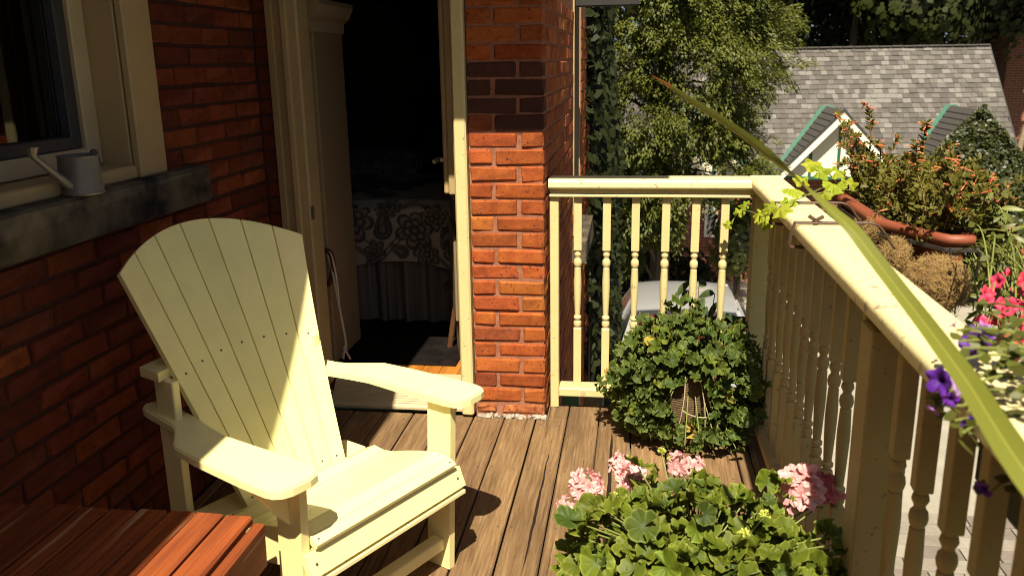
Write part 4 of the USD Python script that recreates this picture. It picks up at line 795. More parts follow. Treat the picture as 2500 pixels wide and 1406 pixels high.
pl = [((.867, -2.044, 1.045), 'petunia_purple', (-.35, -.75, .25), .034), ((.785, -2.14, 1.014), 'petunia_purple', (-.7, -.6, .1), .027), ((.80, -2.185, 1.03), 'petunia_faded', (.4, -.8, .3), .026), ((.785, -2.19, 1.006), 'petunia_purple', (-.2, -.8, -.2), .015), ((.785, -2.128, .964), 'petunia_faded', (-.7, -.3, -.8), .016), ((.82, -2.243, .901), 'petunia_purple', (-.8, -.5, -.4), .018), ((.885, -2.03, 1.06), 'petunia_faded', (.5, -.3, .8), .022), ((.824, -2.06, 1.075), 'petunia_faded', (-.5, .3, .6), .010), ((.80, -2.22, .985), 'petunia_purple', (.2, -.8, -.3), .016)]
for i, (c, m, n, r) in enumerate(pl): petunia(pu, np.array(c), np.array(n), r * .74, m, 70 + i)
trailing(pu, (1.03, -2.22, .92), [np.array(c) + np.array([.01, .01, -.012]) for c, *_ in pl] + [(.86 + rnd(-.05, .16), -2.20 + rnd(-.12, .14), 1.035 + rnd(0, .045)) for _ in range(30)] + [(rnd(.93, 1.22), rnd(-2.0, -1.58), rnd(.86, 1.02)) for _ in range(22)] + [(.785, -2.16, .985), (.79, -2.20, .98), (.785, -2.13, .99), (.79, -2.23, .975)], 32, 14, (.015, .030))
# --- spike plant: long strap leaves, one of them across the picture
sp = thing('spike_plant', 'long arching green strap leaf with a brown tip crossing the railing', 'plant', (1.10, -2.62, .85))
def strap_leaf(P, w, name, m='spike_leaf', fold=.22, up=(0, -.5, .85)):
    P = np.array(P, float); n = 60; t = np.linspace(0, len(P) - 1, n); from scipy.interpolate import CubicSpline
    Q = CubicSpline(np.arange(len(P)), P)(t); Wd = np.interp(t, np.arange(len(P)), w); T = np.gradient(Q, axis=0); T /= np.linalg.norm(T, axis=1, keepdims=True)
    UP = np.array(up, float); UP = UP if UP.ndim == 1 else np.stack([np.interp(t, np.arange(len(P)), UP[:, k]) for k in range(3)], 1); S = np.cross(T, UP); S /= np.linalg.norm(S, axis=1, keepdims=True); N = np.cross(S, T); s = np.array([-1, -.55, -.06, 0, .06, .55, 1]) / 2
    zz = np.array([.5, .2, 0, -.05, 0, .2, .5]) * fold
    uvs = np.stack([np.broadcast_to(s[None] + .5, (n, 7)), np.broadcast_to((t / 6)[:, None], (n, 7))], -1).reshape(-1, 2); v = (Q[:, None] + S[:, None] * (s[None, :, None] * Wd[:, None, None]) + N[:, None] * (zz[None, :, None] * Wd[:, None, None])).reshape(-1, 3); k = 7
    i, j = np.meshgrid(np.arange(n - 1), np.arange(k - 1), indexing='ij'); a = i * k + j; f = tri(np.stack([a, a + k, a + k + 1, a + 1], -1).reshape(-1, 4))
    return obj(name, (v, f), m, sp, smooth=True, uv=uvs)
BL = [[.379, -1.75, 1.433], [.413, -1.78, 1.413], [.454, -1.82, 1.385], [.502, -1.87, 1.355], [.547, -1.92, 1.323], [.576, -1.95, 1.299], [.605, -1.99, 1.274], [.633, -2.03, 1.247], [.660, -2.07, 1.224], [.679, -2.10, 1.20], [.709, -2.16, 1.156], [.732, -2.23, 1.12], [.744, -2.29, 1.097], [.751, -2.35, 1.078], [.756, -2.45, 1.05], [.80, -2.55, .995], [.93, -2.61, .91], [1.08, -2.64, .85]]
BW = [.002, .011, .017, .021, .023, .0235, .023, .022, .022, .022, .022, .024, .026, .029, .033, .036, .038, .035]
_n0, _n1 = np.array([.30, .74, .60]), np.array([-.35, -.60, .72]); _tw = np.clip((np.arange(18) - 4.5) / 5.0, 0, 1)
BU = _n0[None] * (1 - _tw[:, None]) + _n1[None] * _tw[:, None]
strap_leaf(BL[1:], BW[1:], 'leaf', up=BU[1:])
strap_leaf(BL[:2], [.0025, .0112], 'leaf_tip', 'spike_tip', up=BU[:2])
for k in range(5):
    a = 1.0 + k * 1.1; strap_leaf([(1.10, -2.63, .85), (1.10 + .12 * math.cos(a) + .1, -2.68 + .12 * math.sin(a) - .08, 1.05), (1.10 + .3 * abs(math.cos(a)) + .1, -2.75 - .25 * abs(math.sin(a)), 1.2), (1.3 + .3 * abs(math.cos(a)), -2.8 - .4 * abs(math.sin(a)), 1.15)], [.03, .035, .03, .003], 'leaf')
# --- red planter outside the short railing
rp = thing('planter_box', 'red planter box hung outside the short railing behind the curly geranium', 'planter', (.62, .36, .2))
obj('box_wall', cat(shell(Polygon([(.40, .27), (.90, .27), (.90, .43), (.40, .43)]), Polygon([(.408, .278), (.892, .278), (.892, .422), (.408, .422)]), .17, .325), box((.404, .274, .165), (.896, .426, .18))), 'red_plastic', rp)
obj('rim', shell(Polygon([(.385, .255), (.915, .255), (.915, .445), (.385, .445)]), Polygon([(.41, .28), (.89, .28), (.89, .42), (.41, .42)]), .322, .34), 'red_plastic', rp)
obj('soil', box((.409, .279, .24), (.891, .421, .29)), 'soil', rp)
bl = thing('broad_leaf_plant', 'dark broad leaved plant in the red planter box outside the railing', 'plant', (.68, .35, .29))
st_ = []
for i, c in enumerate([(.556, .36, .451), (.619, .38, .424), (.682, .36, .407), (.644, .38, .491), (.715, .37, .464), (.714, .33, .33), (.829, .34, .316), (.551, .34, .33), (.80, .36, .33), (.764, .35, .385), (.60, .40, .47), (.67, .34, .45), (.74, .40, .42), (.52, .36, .40), (.86, .37, .35)]):
    c = np.array(c); lf, uv = simple_leaf(rnd(.075, .11), rnd(.034, .05), .3, .45, 8, 'lance'); n = np.array([rnd(-.5, .5), rnd(-.8, -.1), rnd(.3, .9)]); obj('leaf', put(lf, n, c, rnd(0, 6.28)), 'broad_leaf', bl, smooth=True, uv=uv); st_.append(tube([(.66 + (c[0] - .66) * .6, .35, .285), c], [.0035, .002], 5))
obj('stems', cat(*st_), 'stem_woody', bl)
# ================================================================== the street and the cottage
GZ = -2.9
obj('ground', box((-60, -60, GZ - .3), (60, 90, GZ)), 'lawn', kind='structure')
obj('driveway', box((.1, 4.6, GZ + .0), (9, 14.0, GZ + .004)), 'road', kind='structure')
pave = thing('paved_yard', None, None, kind='structure')
obj('bedding', box((.9, -1, GZ), (9, 4.6, GZ + .01)), 'paver_joint', pave)
x0 = 1.2; n_p = 0
for j in range(17):
    y = 1.2 + j * .205; x = x0 - (j % 2) * .15
    while x < 6.2 - j * .05:
        w = float(rng.choice([.2, .3, .3, .4]))
        if y < 2.2 and x > 4 or n_p > 298: x += w; continue
        obj('paver', cbox((x + .006, y + .006, GZ), (x + w - .006, y + .199, GZ + .028 + rnd(0, .004)), .004, .0008), 'paver_' + rng.choice(list('abc')), pave); n_p += 1; x += w
# --- cottage with shingled roof and half-timbered gables
HX0, HX1, HY, EZ, RY, RZ = -3.0, 7.62, 14.0, -.66, 16.34, 1.655
cot = thing('cottage', 'low cottage with a weathered grey shingle roof and half timbered cream gables', 'house', (4, 15, GZ))
obj('wall', cat(box((HX0 + .4, HY + .25, GZ), (HX1 - .3, HY + .45, EZ + .2)), box((HX1 - .5, HY + .451, GZ), (HX1 - .3, 18.5, EZ + .2))), 'far_brick', cot)
obj('roof', (np.array([(HX0, HY - .12, EZ - .13), (HX1, HY - .12, EZ - .13), (HX1, RY, RZ - .02), (HX0, RY, RZ - .02), (HX0, 18.9, EZ - .13), (HX1, 18.9, EZ - .13)]), tri([[0, 1, 2, 3], [3, 2, 5, 4]])), 'shingle_d', cot)
sd = np.array([0, RY - HY, RZ - EZ]); SL = np.linalg.norm(sd); sd /= SL; sn = np.array([0, -sd[2], sd[1]])
def shingle(xa, xb, t0, ex, lift=.0, th=.008):
    v, f = box((xa, 0, 0), (xb, ex * 1.12, th)); tiltv = (ex - v[:, 1]) * .10
    p = np.array([0, HY, EZ]) + sd * t0; return v[:, :1] * np.array([1., 0, 0]) + p + v[:, 1:2] * sd + (v[:, 2:] + tiltv[:, None] + lift) * sn, f
ex = .131; rows = int(SL / ex); sing, rest = [], []
for r_ in range(-1, rows):
    x = 1.6 - rnd(0, .15)
    while x < HX1 - .02:
        w = rnd(.09, .18); xb = min(x + w, HX1)
        g = shingle(x + .0015, xb - .0015, r_ * ex, ex, rnd(.001, .009), rnd(.005, .011)); vis = 2.4 < x < 6.6 and (x < 4.0 - .0 * r_ or r_ > 3)
        (sing if vis and (r_ < 12 or x < 3.6) else rest).append((g, x, r_)); x += w
gab_c = (1.46, 4.217, 6.60)
def hidden(x, r_): return any(abs(x - c) < 1.06 - r_ * ex * .72 / 1.0 for c in gab_c)
sing2 = [s for s in sing if not hidden(s[1] + .08, s[2])]; order = np.argsort([s[2] for s in sing2], kind='stable')
keep = set(order[:296].tolist())
roof_p = stage.GetPrimAtPath(str(cot.GetPath()) + '/roof')
for i, (g, x, r_) in enumerate(sing2):
    if i in keep: obj('shingle', g, 'shingle_' + rng.choice(list('aaabbcd')), roof_p)
    else: rest.append((g, x, r_))
rest += [s for s in sing if hidden(s[1] + .08, s[2])]
_rv = rng.integers(0, 9, len(rest))
for k_, ids in (('a', (0, 1, 2)), ('b', (3, 4, 5)), ('c', (6, 7)), ('d', (8,))): obj('shingle_field', cat(*[g[0] for g, v_ in zip(rest, _rv) if v_ in ids]), 'shingle_' + k_, cot, kind='stuff', label='remaining shingles of the roof')
obj('ridge_cap', cat(*[cbox((x, RY - .09, RZ - .015), (x + .24, RY + .12, RZ + .022 + rnd(0, .004)), .012) for x in np.arange(1.5, HX1 - .1, .245)]), 'shingle_d', cot)
obj('rake_board', bar((HX1 + .01, HY - .1, EZ - .18), (HX1 + .01, RY + .03, RZ - .07), .03, .16), 'dark_edge', cot)
for c in gab_c:
    az, ez, hw, fy = .495, EZ, 1.085, 13.62
    gb = obj('gable', prism([(c - .93, ez - .1), (c + .93, ez - .1), (c, az - .17)], HY - .14, HY + .2, 'xzy'), 'stucco', cot)
    for dx in (-.50, -.06 if c != gab_c[1] else .02, .44): 
        top = az - .22 - abs(dx) * 1.15; obj('timber', cbox((c + dx - .028, HY - .165, ez - .1), (c + dx + .028, HY - .1415, top), .003), 'green_trim', gb)
    obj('gable_beam', cbox((c - .95, HY - .17, ez - .16), (c + .95, HY - .1415, ez - .1), .003), 'green_trim', gb)
    for s in (-1, 1):
        d = np.array([s * hw, 0, ez - az]); L = np.linalg.norm(d); d /= L; n = np.array([s * -d[2] * 1.0, 0, abs(d[0])]); n = np.array([-d[2] * s, 0, d[0] * s]); n *= np.sign(n[2])
        A, B = np.array([c, fy, az]), np.array([c + s * hw, fy, ez])
        # slope of the gable roof, running back to the main roof
        dep = lambda z: HY + (z - EZ) / (RZ - EZ) * (RY - HY)
        V = np.array([A, B, (B[0], dep(ez), ez), (c, dep(az) + .03, az)]); obj('gable_roof', (np.vstack([V, V - n * .04]), np.vstack([tri([[0, 1, 2, 3]]), tri([[4, 5, 6, 7]]), tri([[0, 1, 5, 4]])])), 'shingle_d', cot)
        sh = []
        for r_ in range(int(L / ex)):
            t0 = L - (r_ + 1) * ex; ymax = dep(az + d[2] * t0) - .05; y = fy - rnd(0, .1)
            while y < ymax:
                yb = min(y + rnd(.12, .24), ymax); p = A + d * t0
                v, f = box((0, max(y, fy) + .002, 0), (ex * 1.1, yb - .002, .009)); q_ = p + v[:, :1] * d + v[:, 1:2] * np.array([0, 1., 0]) + (v[:, 2:] + .004 + .1 * (v[:, :1])) * n; q_[:, 1] = v[:, 1]; sh.append((q_, f)); y = yb
        obj('gable_shingles', cat(*sh), 'shingle_rest', cot, kind='stuff', label='shingles of a gable slope')
        bbp = [np.array([c, fy - .02, az - .09]), B + np.array([0, -.02, -.09])]
        obj('barge_board', bar(bbp[0] - d * .0, bbp[1] + d * .05, .035, .15, .003, up=(0, 1, 0)) if False else prism([(c, az - .005), (c + s * (hw + .05), ez - .062), (c + s * (hw + .05), ez - .225), (c, az - .185)], fy - .03, fy - .002, 'xzy'), 'fascia', cot)
        obj('drip_edge', prism([(c, az + .035), (c + s * (hw + .06), ez - .033), (c + s * (hw + .05), ez - .064), (c, az - .008)], fy - .05, fy - .001, 'xzy'), 'dark_edge', cot)
        # green valley flashing where the two roofs meet
        q0, q1 = np.array([c + s * hw, HY, ez]), np.array([c, dep(az), az]); lift = sn * .032
        obj('flashing', (np.array([q0 + lift, q0 + lift + (s * .10, 0, 0), q1 + lift + (s * .10, 0, 0), q1 + lift]), tri([[0, 1, 2, 3]])), 'green_trim', cot)
for xa, xb in ((gab_c[0] + 1.09, gab_c[1] - 1.09), (gab_c[1] + 1.09, gab_c[2] - 1.09), (gab_c[2] + 1.09, HX1)):
    obj('gutter', cbox((xa, HY - .26, EZ - .15), (xb, HY - .14, EZ - .05), .01), 'gutter', cot)
wd = obj('window', cat(*[cbox((1.80 + a, HY + .2, -2.0), (1.80 + a + .045, HY + .249, -1.15), .003) for a in (0, .21)] + [cbox((1.80, HY + .2, z), (2.055, HY + .249, z + .05), .003) for z in (-2.05, -1.15)]), 'fascia', cot)
obj('curtain', cbox((1.846, HY + .235, -2.0), (2.009, HY + .2495, -1.15), .002), 'curtain_white', wd)
for x in (2.30, 2.62): obj('porch_post', cbox((x, HY - .1, GZ), (x + .13, HY + .03, EZ - .2), .006), 'red_brick_far', cot)
# --- leaf clouds
def leaves(P, N, size, m, name, parent, aspect=.6, seed=0, jitter=.5, shape=None, **kw):
    q = np.random.default_rng(seed); n = len(P); N = N + q.normal(0, jitter, (n, 3)); N /= np.linalg.norm(N, axis=1, keepdims=True)
    a = np.cross(N, q.normal(0, 1, (n, 3))); a /= np.linalg.norm(a, axis=1, keepdims=True); b = np.cross(N, a); s = q.uniform(size[0], size[1], (n, 1))
    sh = shape if shape is not None else np.array([(0, 0), (.3, -.5), (.7, -.38), (1, 0), (.7, .38), (.3, .5)]) * np.array([1, 1.6])
    return obj(name, quads(P - a * s * .5, a * s, b * s * aspect, sh), m, parent, **kw)
# cedar: many drooping flat sprays on an uneven column
ced = thing('cedar_tree', 'tall yellow green cedar with drooping sprays between the house and the cottage', 'tree', (.78, 10.2, GZ))
CDX = .78; q = np.random.default_rng(5); CP, CX, CY = [], [], []; nl = 2600
zz = q.uniform(-1.6, 4.2, nl); aa = q.uniform(-np.pi, np.pi, nl); aa = np.where(q.uniform(size=nl) < .55, -np.pi / 2 + q.normal(0, .75, nl), aa)
lump_ = meshkit.fbm(np.stack([np.cos(aa) * 2.3, np.sin(aa) * 2.3, zz * 1.5], 1), 3, 4)
RR = np.where(zz < 2, 1.42 + .10 * np.clip(zz, 0, 2), 1.62 - .30 * (zz - 2)) * (.50 + .98 * lump_) * q.uniform(.76, 1.03, nl)
RR = RR * (1 - .48 * np.clip((-.25 - zz) / .8, 0, 1))
sprig = np.array([(0, 0), (.35, -.5), (1, 0), (.35, .5)])
limbs = []
ok_ = ~((zz < -.35) & (CDX + np.cos(aa) * RR > 1.02)) & ~((zz < -1.05) & (CDX + np.cos(aa) * RR > .55)); zz, aa, RR = zz[ok_], aa[ok_], RR[ok_]; nl = len(zz)
for i in range(nl):
    o = np.array([math.cos(aa[i]), math.sin(aa[i]), 0]); c = np.array([CDX, 10.2, zz[i]]) + o * RR[i]; l = np.array([-o[1], o[0], 0]) + q.normal(0, .35, 3); l /= np.linalg.norm(l)
    ax = o * q.uniform(.35, .9) + np.array([0, 0, q.uniform(-.55, .35)]); ax /= np.linalg.norm(ax); n_ = np.cross(ax, l); S = q.uniform(.24, .44); k = 90
    t = q.uniform(0, 1, k); w = q.uniform(-1, 1, k) * (.25 + .75 * np.sin(np.pi * np.clip(t * .9 + .1, 0, 1))) * .42
    P = c + ax * (S * t)[:, None] + l * (S * w)[:, None] + n_ * (S * .10 * q.normal(0, 1, k))[:, None] - np.array([0, 0, 1]) * (S * .32 * t ** 2)[:, None]
    d = ax[None] * .8 + l[None] * (w * 1.5)[:, None] + q.normal(0, .25, (k, 3)) - np.array([0, 0, .35]) * t[:, None]; d /= np.linalg.norm(d, axis=1, keepdims=True)
    s = np.cross(d, n_[None] + q.normal(0, .35, (k, 3)) + SUNV * .5); s /= np.linalg.norm(s, axis=1, keepdims=True); L = q.uniform(.035, .075, k)[:, None]
    CP.append(P); CX.append(d * L); CY.append(s * L * .42)
    if i % 26 == 0: limbs.append(tube([np.array([CDX, 10.2, zz[i] - .5]), c * .5 + np.array([CDX, 10.2, zz[i]]) * .5, c + ax * S * .4], [.035, .02, .005], 5))
obj('trunk', tube([(CDX, 10.2, GZ), (CDX + .03, 10.22, 0), (CDX - .02, 10.2, 3), (CDX, 10.2, 5.2)], [.17, .13, .07, .02], 10), 'bark', ced)
obj('limbs', cat(*limbs), 'bark', ced)
obj('crown', quads(np.concatenate(CP), np.concatenate(CX), np.concatenate(CY), sprig), 'cedar_leaf', ced)
# a long bough reaching right over the roof
for (bx, by, bz), (tx, ty, tz), k in (((1.4, 10, 1.7), (2.28, 9.8, 1.78), 70), ((1.4, 10, 1.3), (2.15, 9.7, 1.25), 50), ((1.4, 10, .2), (1.95, 9.6, .25), 50), ((1.3, 10, -.4), (1.75, 9.5, -.55), 40)):
    c0, c1 = np.array((bx, by, bz)), np.array((tx, ty, tz)); P, X, Y = [], [], []
    for i in range(k * 40):
        t = q.beta(1.6, 1.0); p = c0 + (c1 - c0) * t + q.normal(0, 1, 3) * np.array([.10, .12, .13]) * (1.15 - .6 * t); d = (c1 - c0) / np.linalg.norm(c1 - c0) * .6 + q.normal(0, .5, 3) - np.array([0, 0, .45]); d /= np.linalg.norm(d)
        s = np.cross(d, SUNV + q.normal(0, .6, 3)); s /= np.linalg.norm(s); L = q.uniform(.035, .07); P.append(p); X.append(d * L); Y.append(s * L * .42)
    bo = obj('bough', quads(np.array(P), np.array(X), np.array(Y), sprig), 'cedar_leaf', ced); obj('branch', tube(arc([c0, (c0 + c1) / 2 + np.array([0, 0, .06]), c1], 8), np.linspace(.02, .004, 8), 5), 'bark', bo)
# ivy on the far part of our own house
ivy = thing('wall_ivy', 'dark ivy covering the far brick wall beside the cedar', 'ivy', (.1, 4.5, GZ))
q = np.random.default_rng(8); n = 6500; Y_ = 2.92 + q.uniform(0, 1, n) ** 1.3 * 4.2; Z_ = q.uniform(GZ, 2.35, n); thick = .05 + .20 * meshkit.fbm(np.stack([Y_ * 1.4, Z_ * 1.4, Y_ * 0], 1), 3, 2) + .03 * np.clip(Y_ - 3, 0, 2); thick = thick * (1 - .55 * np.clip((Z_ - .4) / 1.2, 0, 1))
X_ = q.uniform(.3, 1, n) * thick * np.clip((Y_ - 2.8) * 3, .3, 1); IV = np.array([(0, 0), (.15, -.5), (.5, -.42), (1, 0), (.5, .42), (.15, .5)]) * np.array([1, 1.6])
leaves(np.stack([X_, Y_, Z_], 1), np.tile(np.array([.75, -.45, .35]), (n, 1)), (.05, .10), 'ivy_leaf', 'leaves', ivy, .62, 1, .4, IV, kind='stuff', label='ivy leaves')
obj('stems', cat(*[tube(arc([(.02, y, GZ), (.04, y + rnd(-.3, .3), -1), (.03, y + rnd(-.4, .4), .6), (.03, y + rnd(-.4, .4), 2.1)], 12), .008, 5) for y in np.arange(3.1, 6.8, .35)]), 'bark', ivy)
# shrub by the drive, hedge and ivy in front of the third gable
def shrub(name, label, c, r, n, size, m, seed, stems=6, aspect=.5, cat_='shrub'):
    t = thing(name, label, cat_, (c[0], c[1], GZ)); q = np.random.default_rng(seed); d = q.normal(0, 1, (n, 3)); d /= np.linalg.norm(d, axis=1, keepdims=True)
    R = (.72 + .5 * meshkit.fbm(d * 2.2 + seed, 3)) * q.uniform(.55, 1.03, n); P = np.array(c) + d * np.array(r) * R[:, None]; k = P[:, 2] > GZ + .05
    leaves(P[k], d[k] * .7 + SUNV * .5, size, m, 'foliage', t, aspect, seed, .45)
    obj('stems', cat(*[tube([(c[0] + rnd(-.1, .1), c[1], GZ), (c[0] + rnd(-.3, .3) * r[0], c[1] + rnd(-.3, .3) * r[1], c[2]), (c[0] + rnd(-.7, .7) * r[0], c[1] + rnd(-.7, .7) * r[1], c[2] + r[2] * .6)], [.03, .02, .006], 5) for _ in range(stems)]), 'bark', t)
    return t
shrub('driveway_shrub', 'leafy green shrub beside the driveway behind the corner post', (2.02, 10.2, -1.25), (.50, .5, .75), 1700, (.07, .13), 'shrub_leaf', 61, aspect=.42)
shrub('driveway_shrub', 'dark shrub under the cedar behind the parked car', (.95, 11.8, -2.3), (1.0, .7, .62), 2300, (.07, .13), 'ivy_leaf', 62)
shrub('cottage_shrub', 'sunlit bush below the second gable hidden behind the trough', (4.6, 12.3, -1.9), (1.0, .6, .85), 1800, (.07, .12), 'hedge_leaf', 63)
hd = thing('hedge', 'tall green hedge of small leaves at the right below the roof', 'hedge', (7, 12.2, GZ)); q = np.random.default_rng(9); n = 15000
X_ = q.uniform(5.0, 9.5, n); top = -.80 - .35 * np.clip((5.6 - X_) / .6, 0, 1) + .22 * (meshkit.fbm(np.stack([X_ * 1.7, X_ * 0, X_ * 0], 1), 3, 5) - .5) * 2; Z_ = GZ + (top - GZ) * q.uniform(.05, 1, n) ** .8
Y_ = 12.1 + .9 * (meshkit.fbm(np.stack([X_ * 1.9, Z_ * 1.9, X_ * 0], 1), 3, 6) - .5) + q.uniform(0, .55, n) + .6 * np.clip((Z_ - top + .5) / .5, 0, 1)
leaves(np.stack([X_, Y_, Z_], 1), np.tile(np.array([0, -.7, .5]), (n, 1)), (.06, .12), 'hedge_leaf', 'foliage', hd, .6, 12, .5, kind='stuff', label='hedge leaves')
gi = thing('gable_ivy', 'ivy climbing all over the third gable of the cottage', 'ivy', (6.6, 13.6, GZ)); n = 5200; X_ = q.uniform(-1.05, 1.05, n); Z_ = q.uniform(0, 1, n); H = .60 - np.abs(X_) * 1.12; Z_ = -.95 + (H + .95) * Z_ ** .85
leaves(np.stack([6.55 + X_, 13.52 - .16 * meshkit.fbm(np.stack([X_ * 3, Z_ * 3, X_ * 0], 1), 3, 7) - q.uniform(0, .08, n), Z_], 1), np.tile(np.array([0, -.8, .4]), (n, 1)), (.05, .095), 'hedge_leaf', 'leaves', gi, .62, 13, .45, IV, kind='stuff', label='ivy leaves on the gable')
# trees behind the cottage
def tree(label, x, y, h, r, zc, n, seed, size=(.12, .24), lean=0, m='tree_leaf', tr=.16, bark='bark'):
    t = thing('background_tree', label, 'tree', (x, y, GZ), 'trees behind the cottage'); q = np.random.default_rng(seed)
    obj('trunk', tube(arc([(x, y, GZ), (x + lean * .3, y, GZ + h * .35), (x + lean, y, GZ + h * .7), (x + lean * 1.1, y, GZ + h)], 10), np.linspace(tr, tr * .25, 10), 9), bark, t)
    br = []
    for k in range(9):
        z = rnd(zc - r * .5, zc + r * .7); a = rnd(0, 6.28); br.append(tube(arc([(x + lean * .6, y, z - .6), (x + lean * .6 + r * .4 * math.cos(a), y + r * .4 * math.sin(a), z), (x + r * .85 * math.cos(a), y + r * .85 * math.sin(a), z + .3)], 6), [tr * .35, tr * .3, tr * .25, tr * .18, tr * .1, .015], 5))
    obj('limbs', cat(*br), bark, t); d = q.normal(0, 1, (n, 3)); d /= np.linalg.norm(d, axis=1, keepdims=True); R = (.55 + .75 * meshkit.fbm(d * 2.4 + seed, 3)) * q.uniform(.45, 1.02, n)
    P = np.array([x + lean, y, zc]) + d * np.array([r, r * .9, r * 1.05]) * R[:, None]; obj_ = leaves(P, d * .5 + SUNV * .4, size, m, 'crown', t, .6, seed, .6); return t
tree('dark tree with a straight trunk behind the cedar side of the ridge', 4.15, 20.0, 11, 3.0, 5.6, 5200, 71)
tree('slender dark tree with a paler trunk above the middle of the ridge', 5.75, 20.6, 11, 2.8, 5.5, 4800, 72, lean=.3, tr=.13)
tree('low leafy tree hanging over the middle of the ridge', 7.1, 19.8, 8, 1.7, 2.9, 4200, 73, (.10, .2), m='hedge_leaf')
tree('dark bushy tree near the right end of the ridge', 9.2, 21.5, 10, 2.6, 4.0, 5200, 74)
tree('dark tree behind the cedar', 1.5, 19, 11, 3.4, 4.2, 5200, 75)
tree('leaning pale trunked tree at the right edge', 10.1, 20.5, 9, 2.2, 5.6, 3200, 76, lean=.9, tr=.09, bark='bark_pale')
tree('far dark tree between the two trunks', 3.2, 24.5, 12, 3.2, 3.6, 4800, 77)
tree('far dark tree right of the trunks', 7.2, 25, 12, 3.3, 3.2, 4800, 78)
tree('far dark tree at the right', 12.5, 25, 12, 3.4, 4.4, 4800, 79)
wd_ = obj('woods', None or (lambda P, q: quads(P, np.tile([[.34, 0, .05]], (len(P), 1)) + q.normal(0, .12, P.shape), np.tile([[0, -.12, .26]], (len(P), 1)) + q.normal(0, .08, P.shape), np.array([(0, 0), (.3, -.5), (.7, -.38), (1, 0), (.7, .38), (.3, .5)])))(np.stack([np.random.default_rng(1).uniform(-22, 34, 26000), 31 + np.random.default_rng(2).uniform(-1.5, 1.5, 26000), GZ + 16 * np.random.default_rng(3).uniform(0, 1, 26000) ** .9], 1), np.random.default_rng(4)), 'tree_leaf', kind='stuff')
tag(wd_, 'dense dark woodland closing the view behind everything', 'woods')
fh = thing('far_house', 'distant red brick house glimpsed past the right end of the ridge', 'house', (11.6, 24, GZ))
obj('wall', box((10.6, 23, GZ), (14, 26, 2.1)), 'far_brick', fh); obj('roof', prism([(10.3, 2.05), (14.3, 2.05), (12.3, 3.6)], 22.7, 26.3, 'xzy'), 'shingle_d', fh)
obj('window', cbox((11.15, 22.97, .4), (11.65, 22.999, 1.3), .01), 'fascia', fh)
# --- parked car
car = thing('parked_car', 'silver car parked on the driveway seen through the short railing', 'car', (1.02, 7.1, GZ))
def loft(sections):
    """sections: (y, half width, z list) -> skin; each section is a list of (x, z) for the right half, bottom to top"""
    V, k = [], len(sections[0][1])
    for y, pts in sections: V += [(-x, y, z) for x, z in pts] + [(x, y, z) for x, z in pts[::-1]]
    m = 2 * k; V = np.array(V); i, j = np.meshgrid(np.arange(len(sections) - 1), np.arange(m), indexing='ij'); j2 = (j + 1) % m
    F = tri(np.stack([i * m + j, i * m + j2, (i + 1) * m + j2, (i + 1) * m + j], -1).reshape(-1, 4)); e = (len(sections) - 1) * m
    cap_ = [[0, a + 1, a] for a in range(1, m - 1)] + [[e, e + a, e + a + 1] for a in range(1, m - 1)]
    return V, np.vstack([F, cap_])
CX0, CY0 = 1.02, 4.95
def C(mesh): v, f = mesh; return np.asarray(v) + np.array([CX0, CY0, GZ]), f
body = [(0, [(.55, .30), (.72, .32), (.74, .52), (.66, .60), (.30, .63)]), (.25, [(.72, .22), (.84, .30), (.86, .60), (.78, .72), (.35, .76)]), (1.0, [(.76, .20), (.88, .30), (.90, .66), (.84, .84), (.38, .90)]), (1.5, [(.76, .20), (.88, .30), (.90, .70), (.86, .92), (.40, .95)]), (3.3, [(.76, .20), (.88, .30), (.90, .72), (.86, .95), (.40, .98)]), (3.95, [(.74, .22), (.86, .32), (.88, .72), (.82, .95), (.38, .99)]), (4.3, [(.60, .32), (.74, .36), (.78, .66), (.70, .84), (.32, .88)])]
obj('body', C(loft(body)), 'car_paint', car, smooth=50)
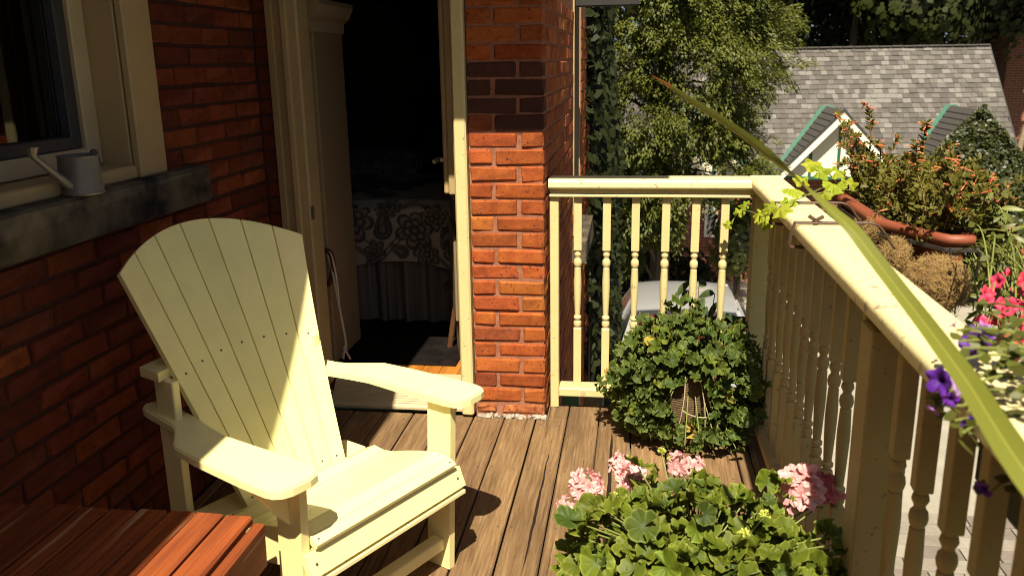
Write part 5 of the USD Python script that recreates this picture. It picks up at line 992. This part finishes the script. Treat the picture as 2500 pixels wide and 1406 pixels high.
roof_s = [(1.95, [(.62, 1.36), (.58, 1.395), (.30, 1.42)]), (2.2, [(.64, 1.40), (.59, 1.435), (.30, 1.46)]), (2.9, [(.64, 1.41), (.59, 1.44), (.30, 1.465)]), (3.3, [(.62, 1.36), (.57, 1.395), (.30, 1.42)])]
obj('roof', C(loft(roof_s)), 'car_paint', car, smooth=50)
gl = lambda a, b: (np.array(a + b), tri([[0, 1, 2, 3]]))
obj('windshield', C((np.array([(-.80, 1.25, .93), (.80, 1.25, .93), (.60, 1.96, 1.385), (-.60, 1.96, 1.385), (0, 1.18, .955), (0, 1.93, 1.41)]), tri([[0, 4, 5, 3], [4, 1, 2, 5]]))), 'car_glass', car)
obj('rear_window', C((np.array([(-.76, 3.8, .97), (.76, 3.8, .97), (.58, 3.28, 1.385), (-.58, 3.28, 1.385)]), tri([[1, 0, 3, 2]]))), 'car_glass', car)
for s in (-1, 1):
    obj('side_window', C((np.array([(s * .855, 1.55, .94), (s * .855, 3.55, .96), (s * .645, 3.2, 1.375), (s * .645, 2.05, 1.375)]), tri([[0, 1, 2, 3]]))), 'car_glass', car)
    for a, b in (((s * .81, 1.27, .93), (s * .615, 1.97, 1.39)), ((s * .80, 3.75, .97), (s * .60, 3.26, 1.385)), ((s * .862, 2.5, .95), (s * .65, 2.5, 1.385))): obj('pillar', C(bar(a, b, .06, .05, .01)), 'car_paint', car)
    obj('mirror', C(cbox((s * .93, 1.62, .93), (s * 1.05, 1.72, 1.06), .02)), 'car_paint', car)
    obj('headlight', C(cbox((s * .45, -.012, .50), (s * .70, .10, .60), .02)), 'car_lamp', car)
    for y in (.85, 3.4):
        v, f = lathe([(0, -.1), (.24, -.1), (.31, -.07), (.31, .07), (.24, .1), (0, .1)], n=20); v = v[:, [2, 0, 1]]; w_ = obj('wheel', C((v + np.array([s * .80, y, .31]), f)), 'rubber', car)
        v, f = lathe([(0, .095), (.19, .095), (.20, .108), (0, .114)], n=16); v = v[:, [2, 0, 1]] * np.array([s, 1, 1]); obj('rim', C((v + np.array([s * .80, y, .31]), f if s > 0 else f[:, ::-1])), 'alu', w_)
obj('number_plate', C(cbox((-.2, -.02, .38), (.2, -.005, .48), .003)), 'fascia', car)
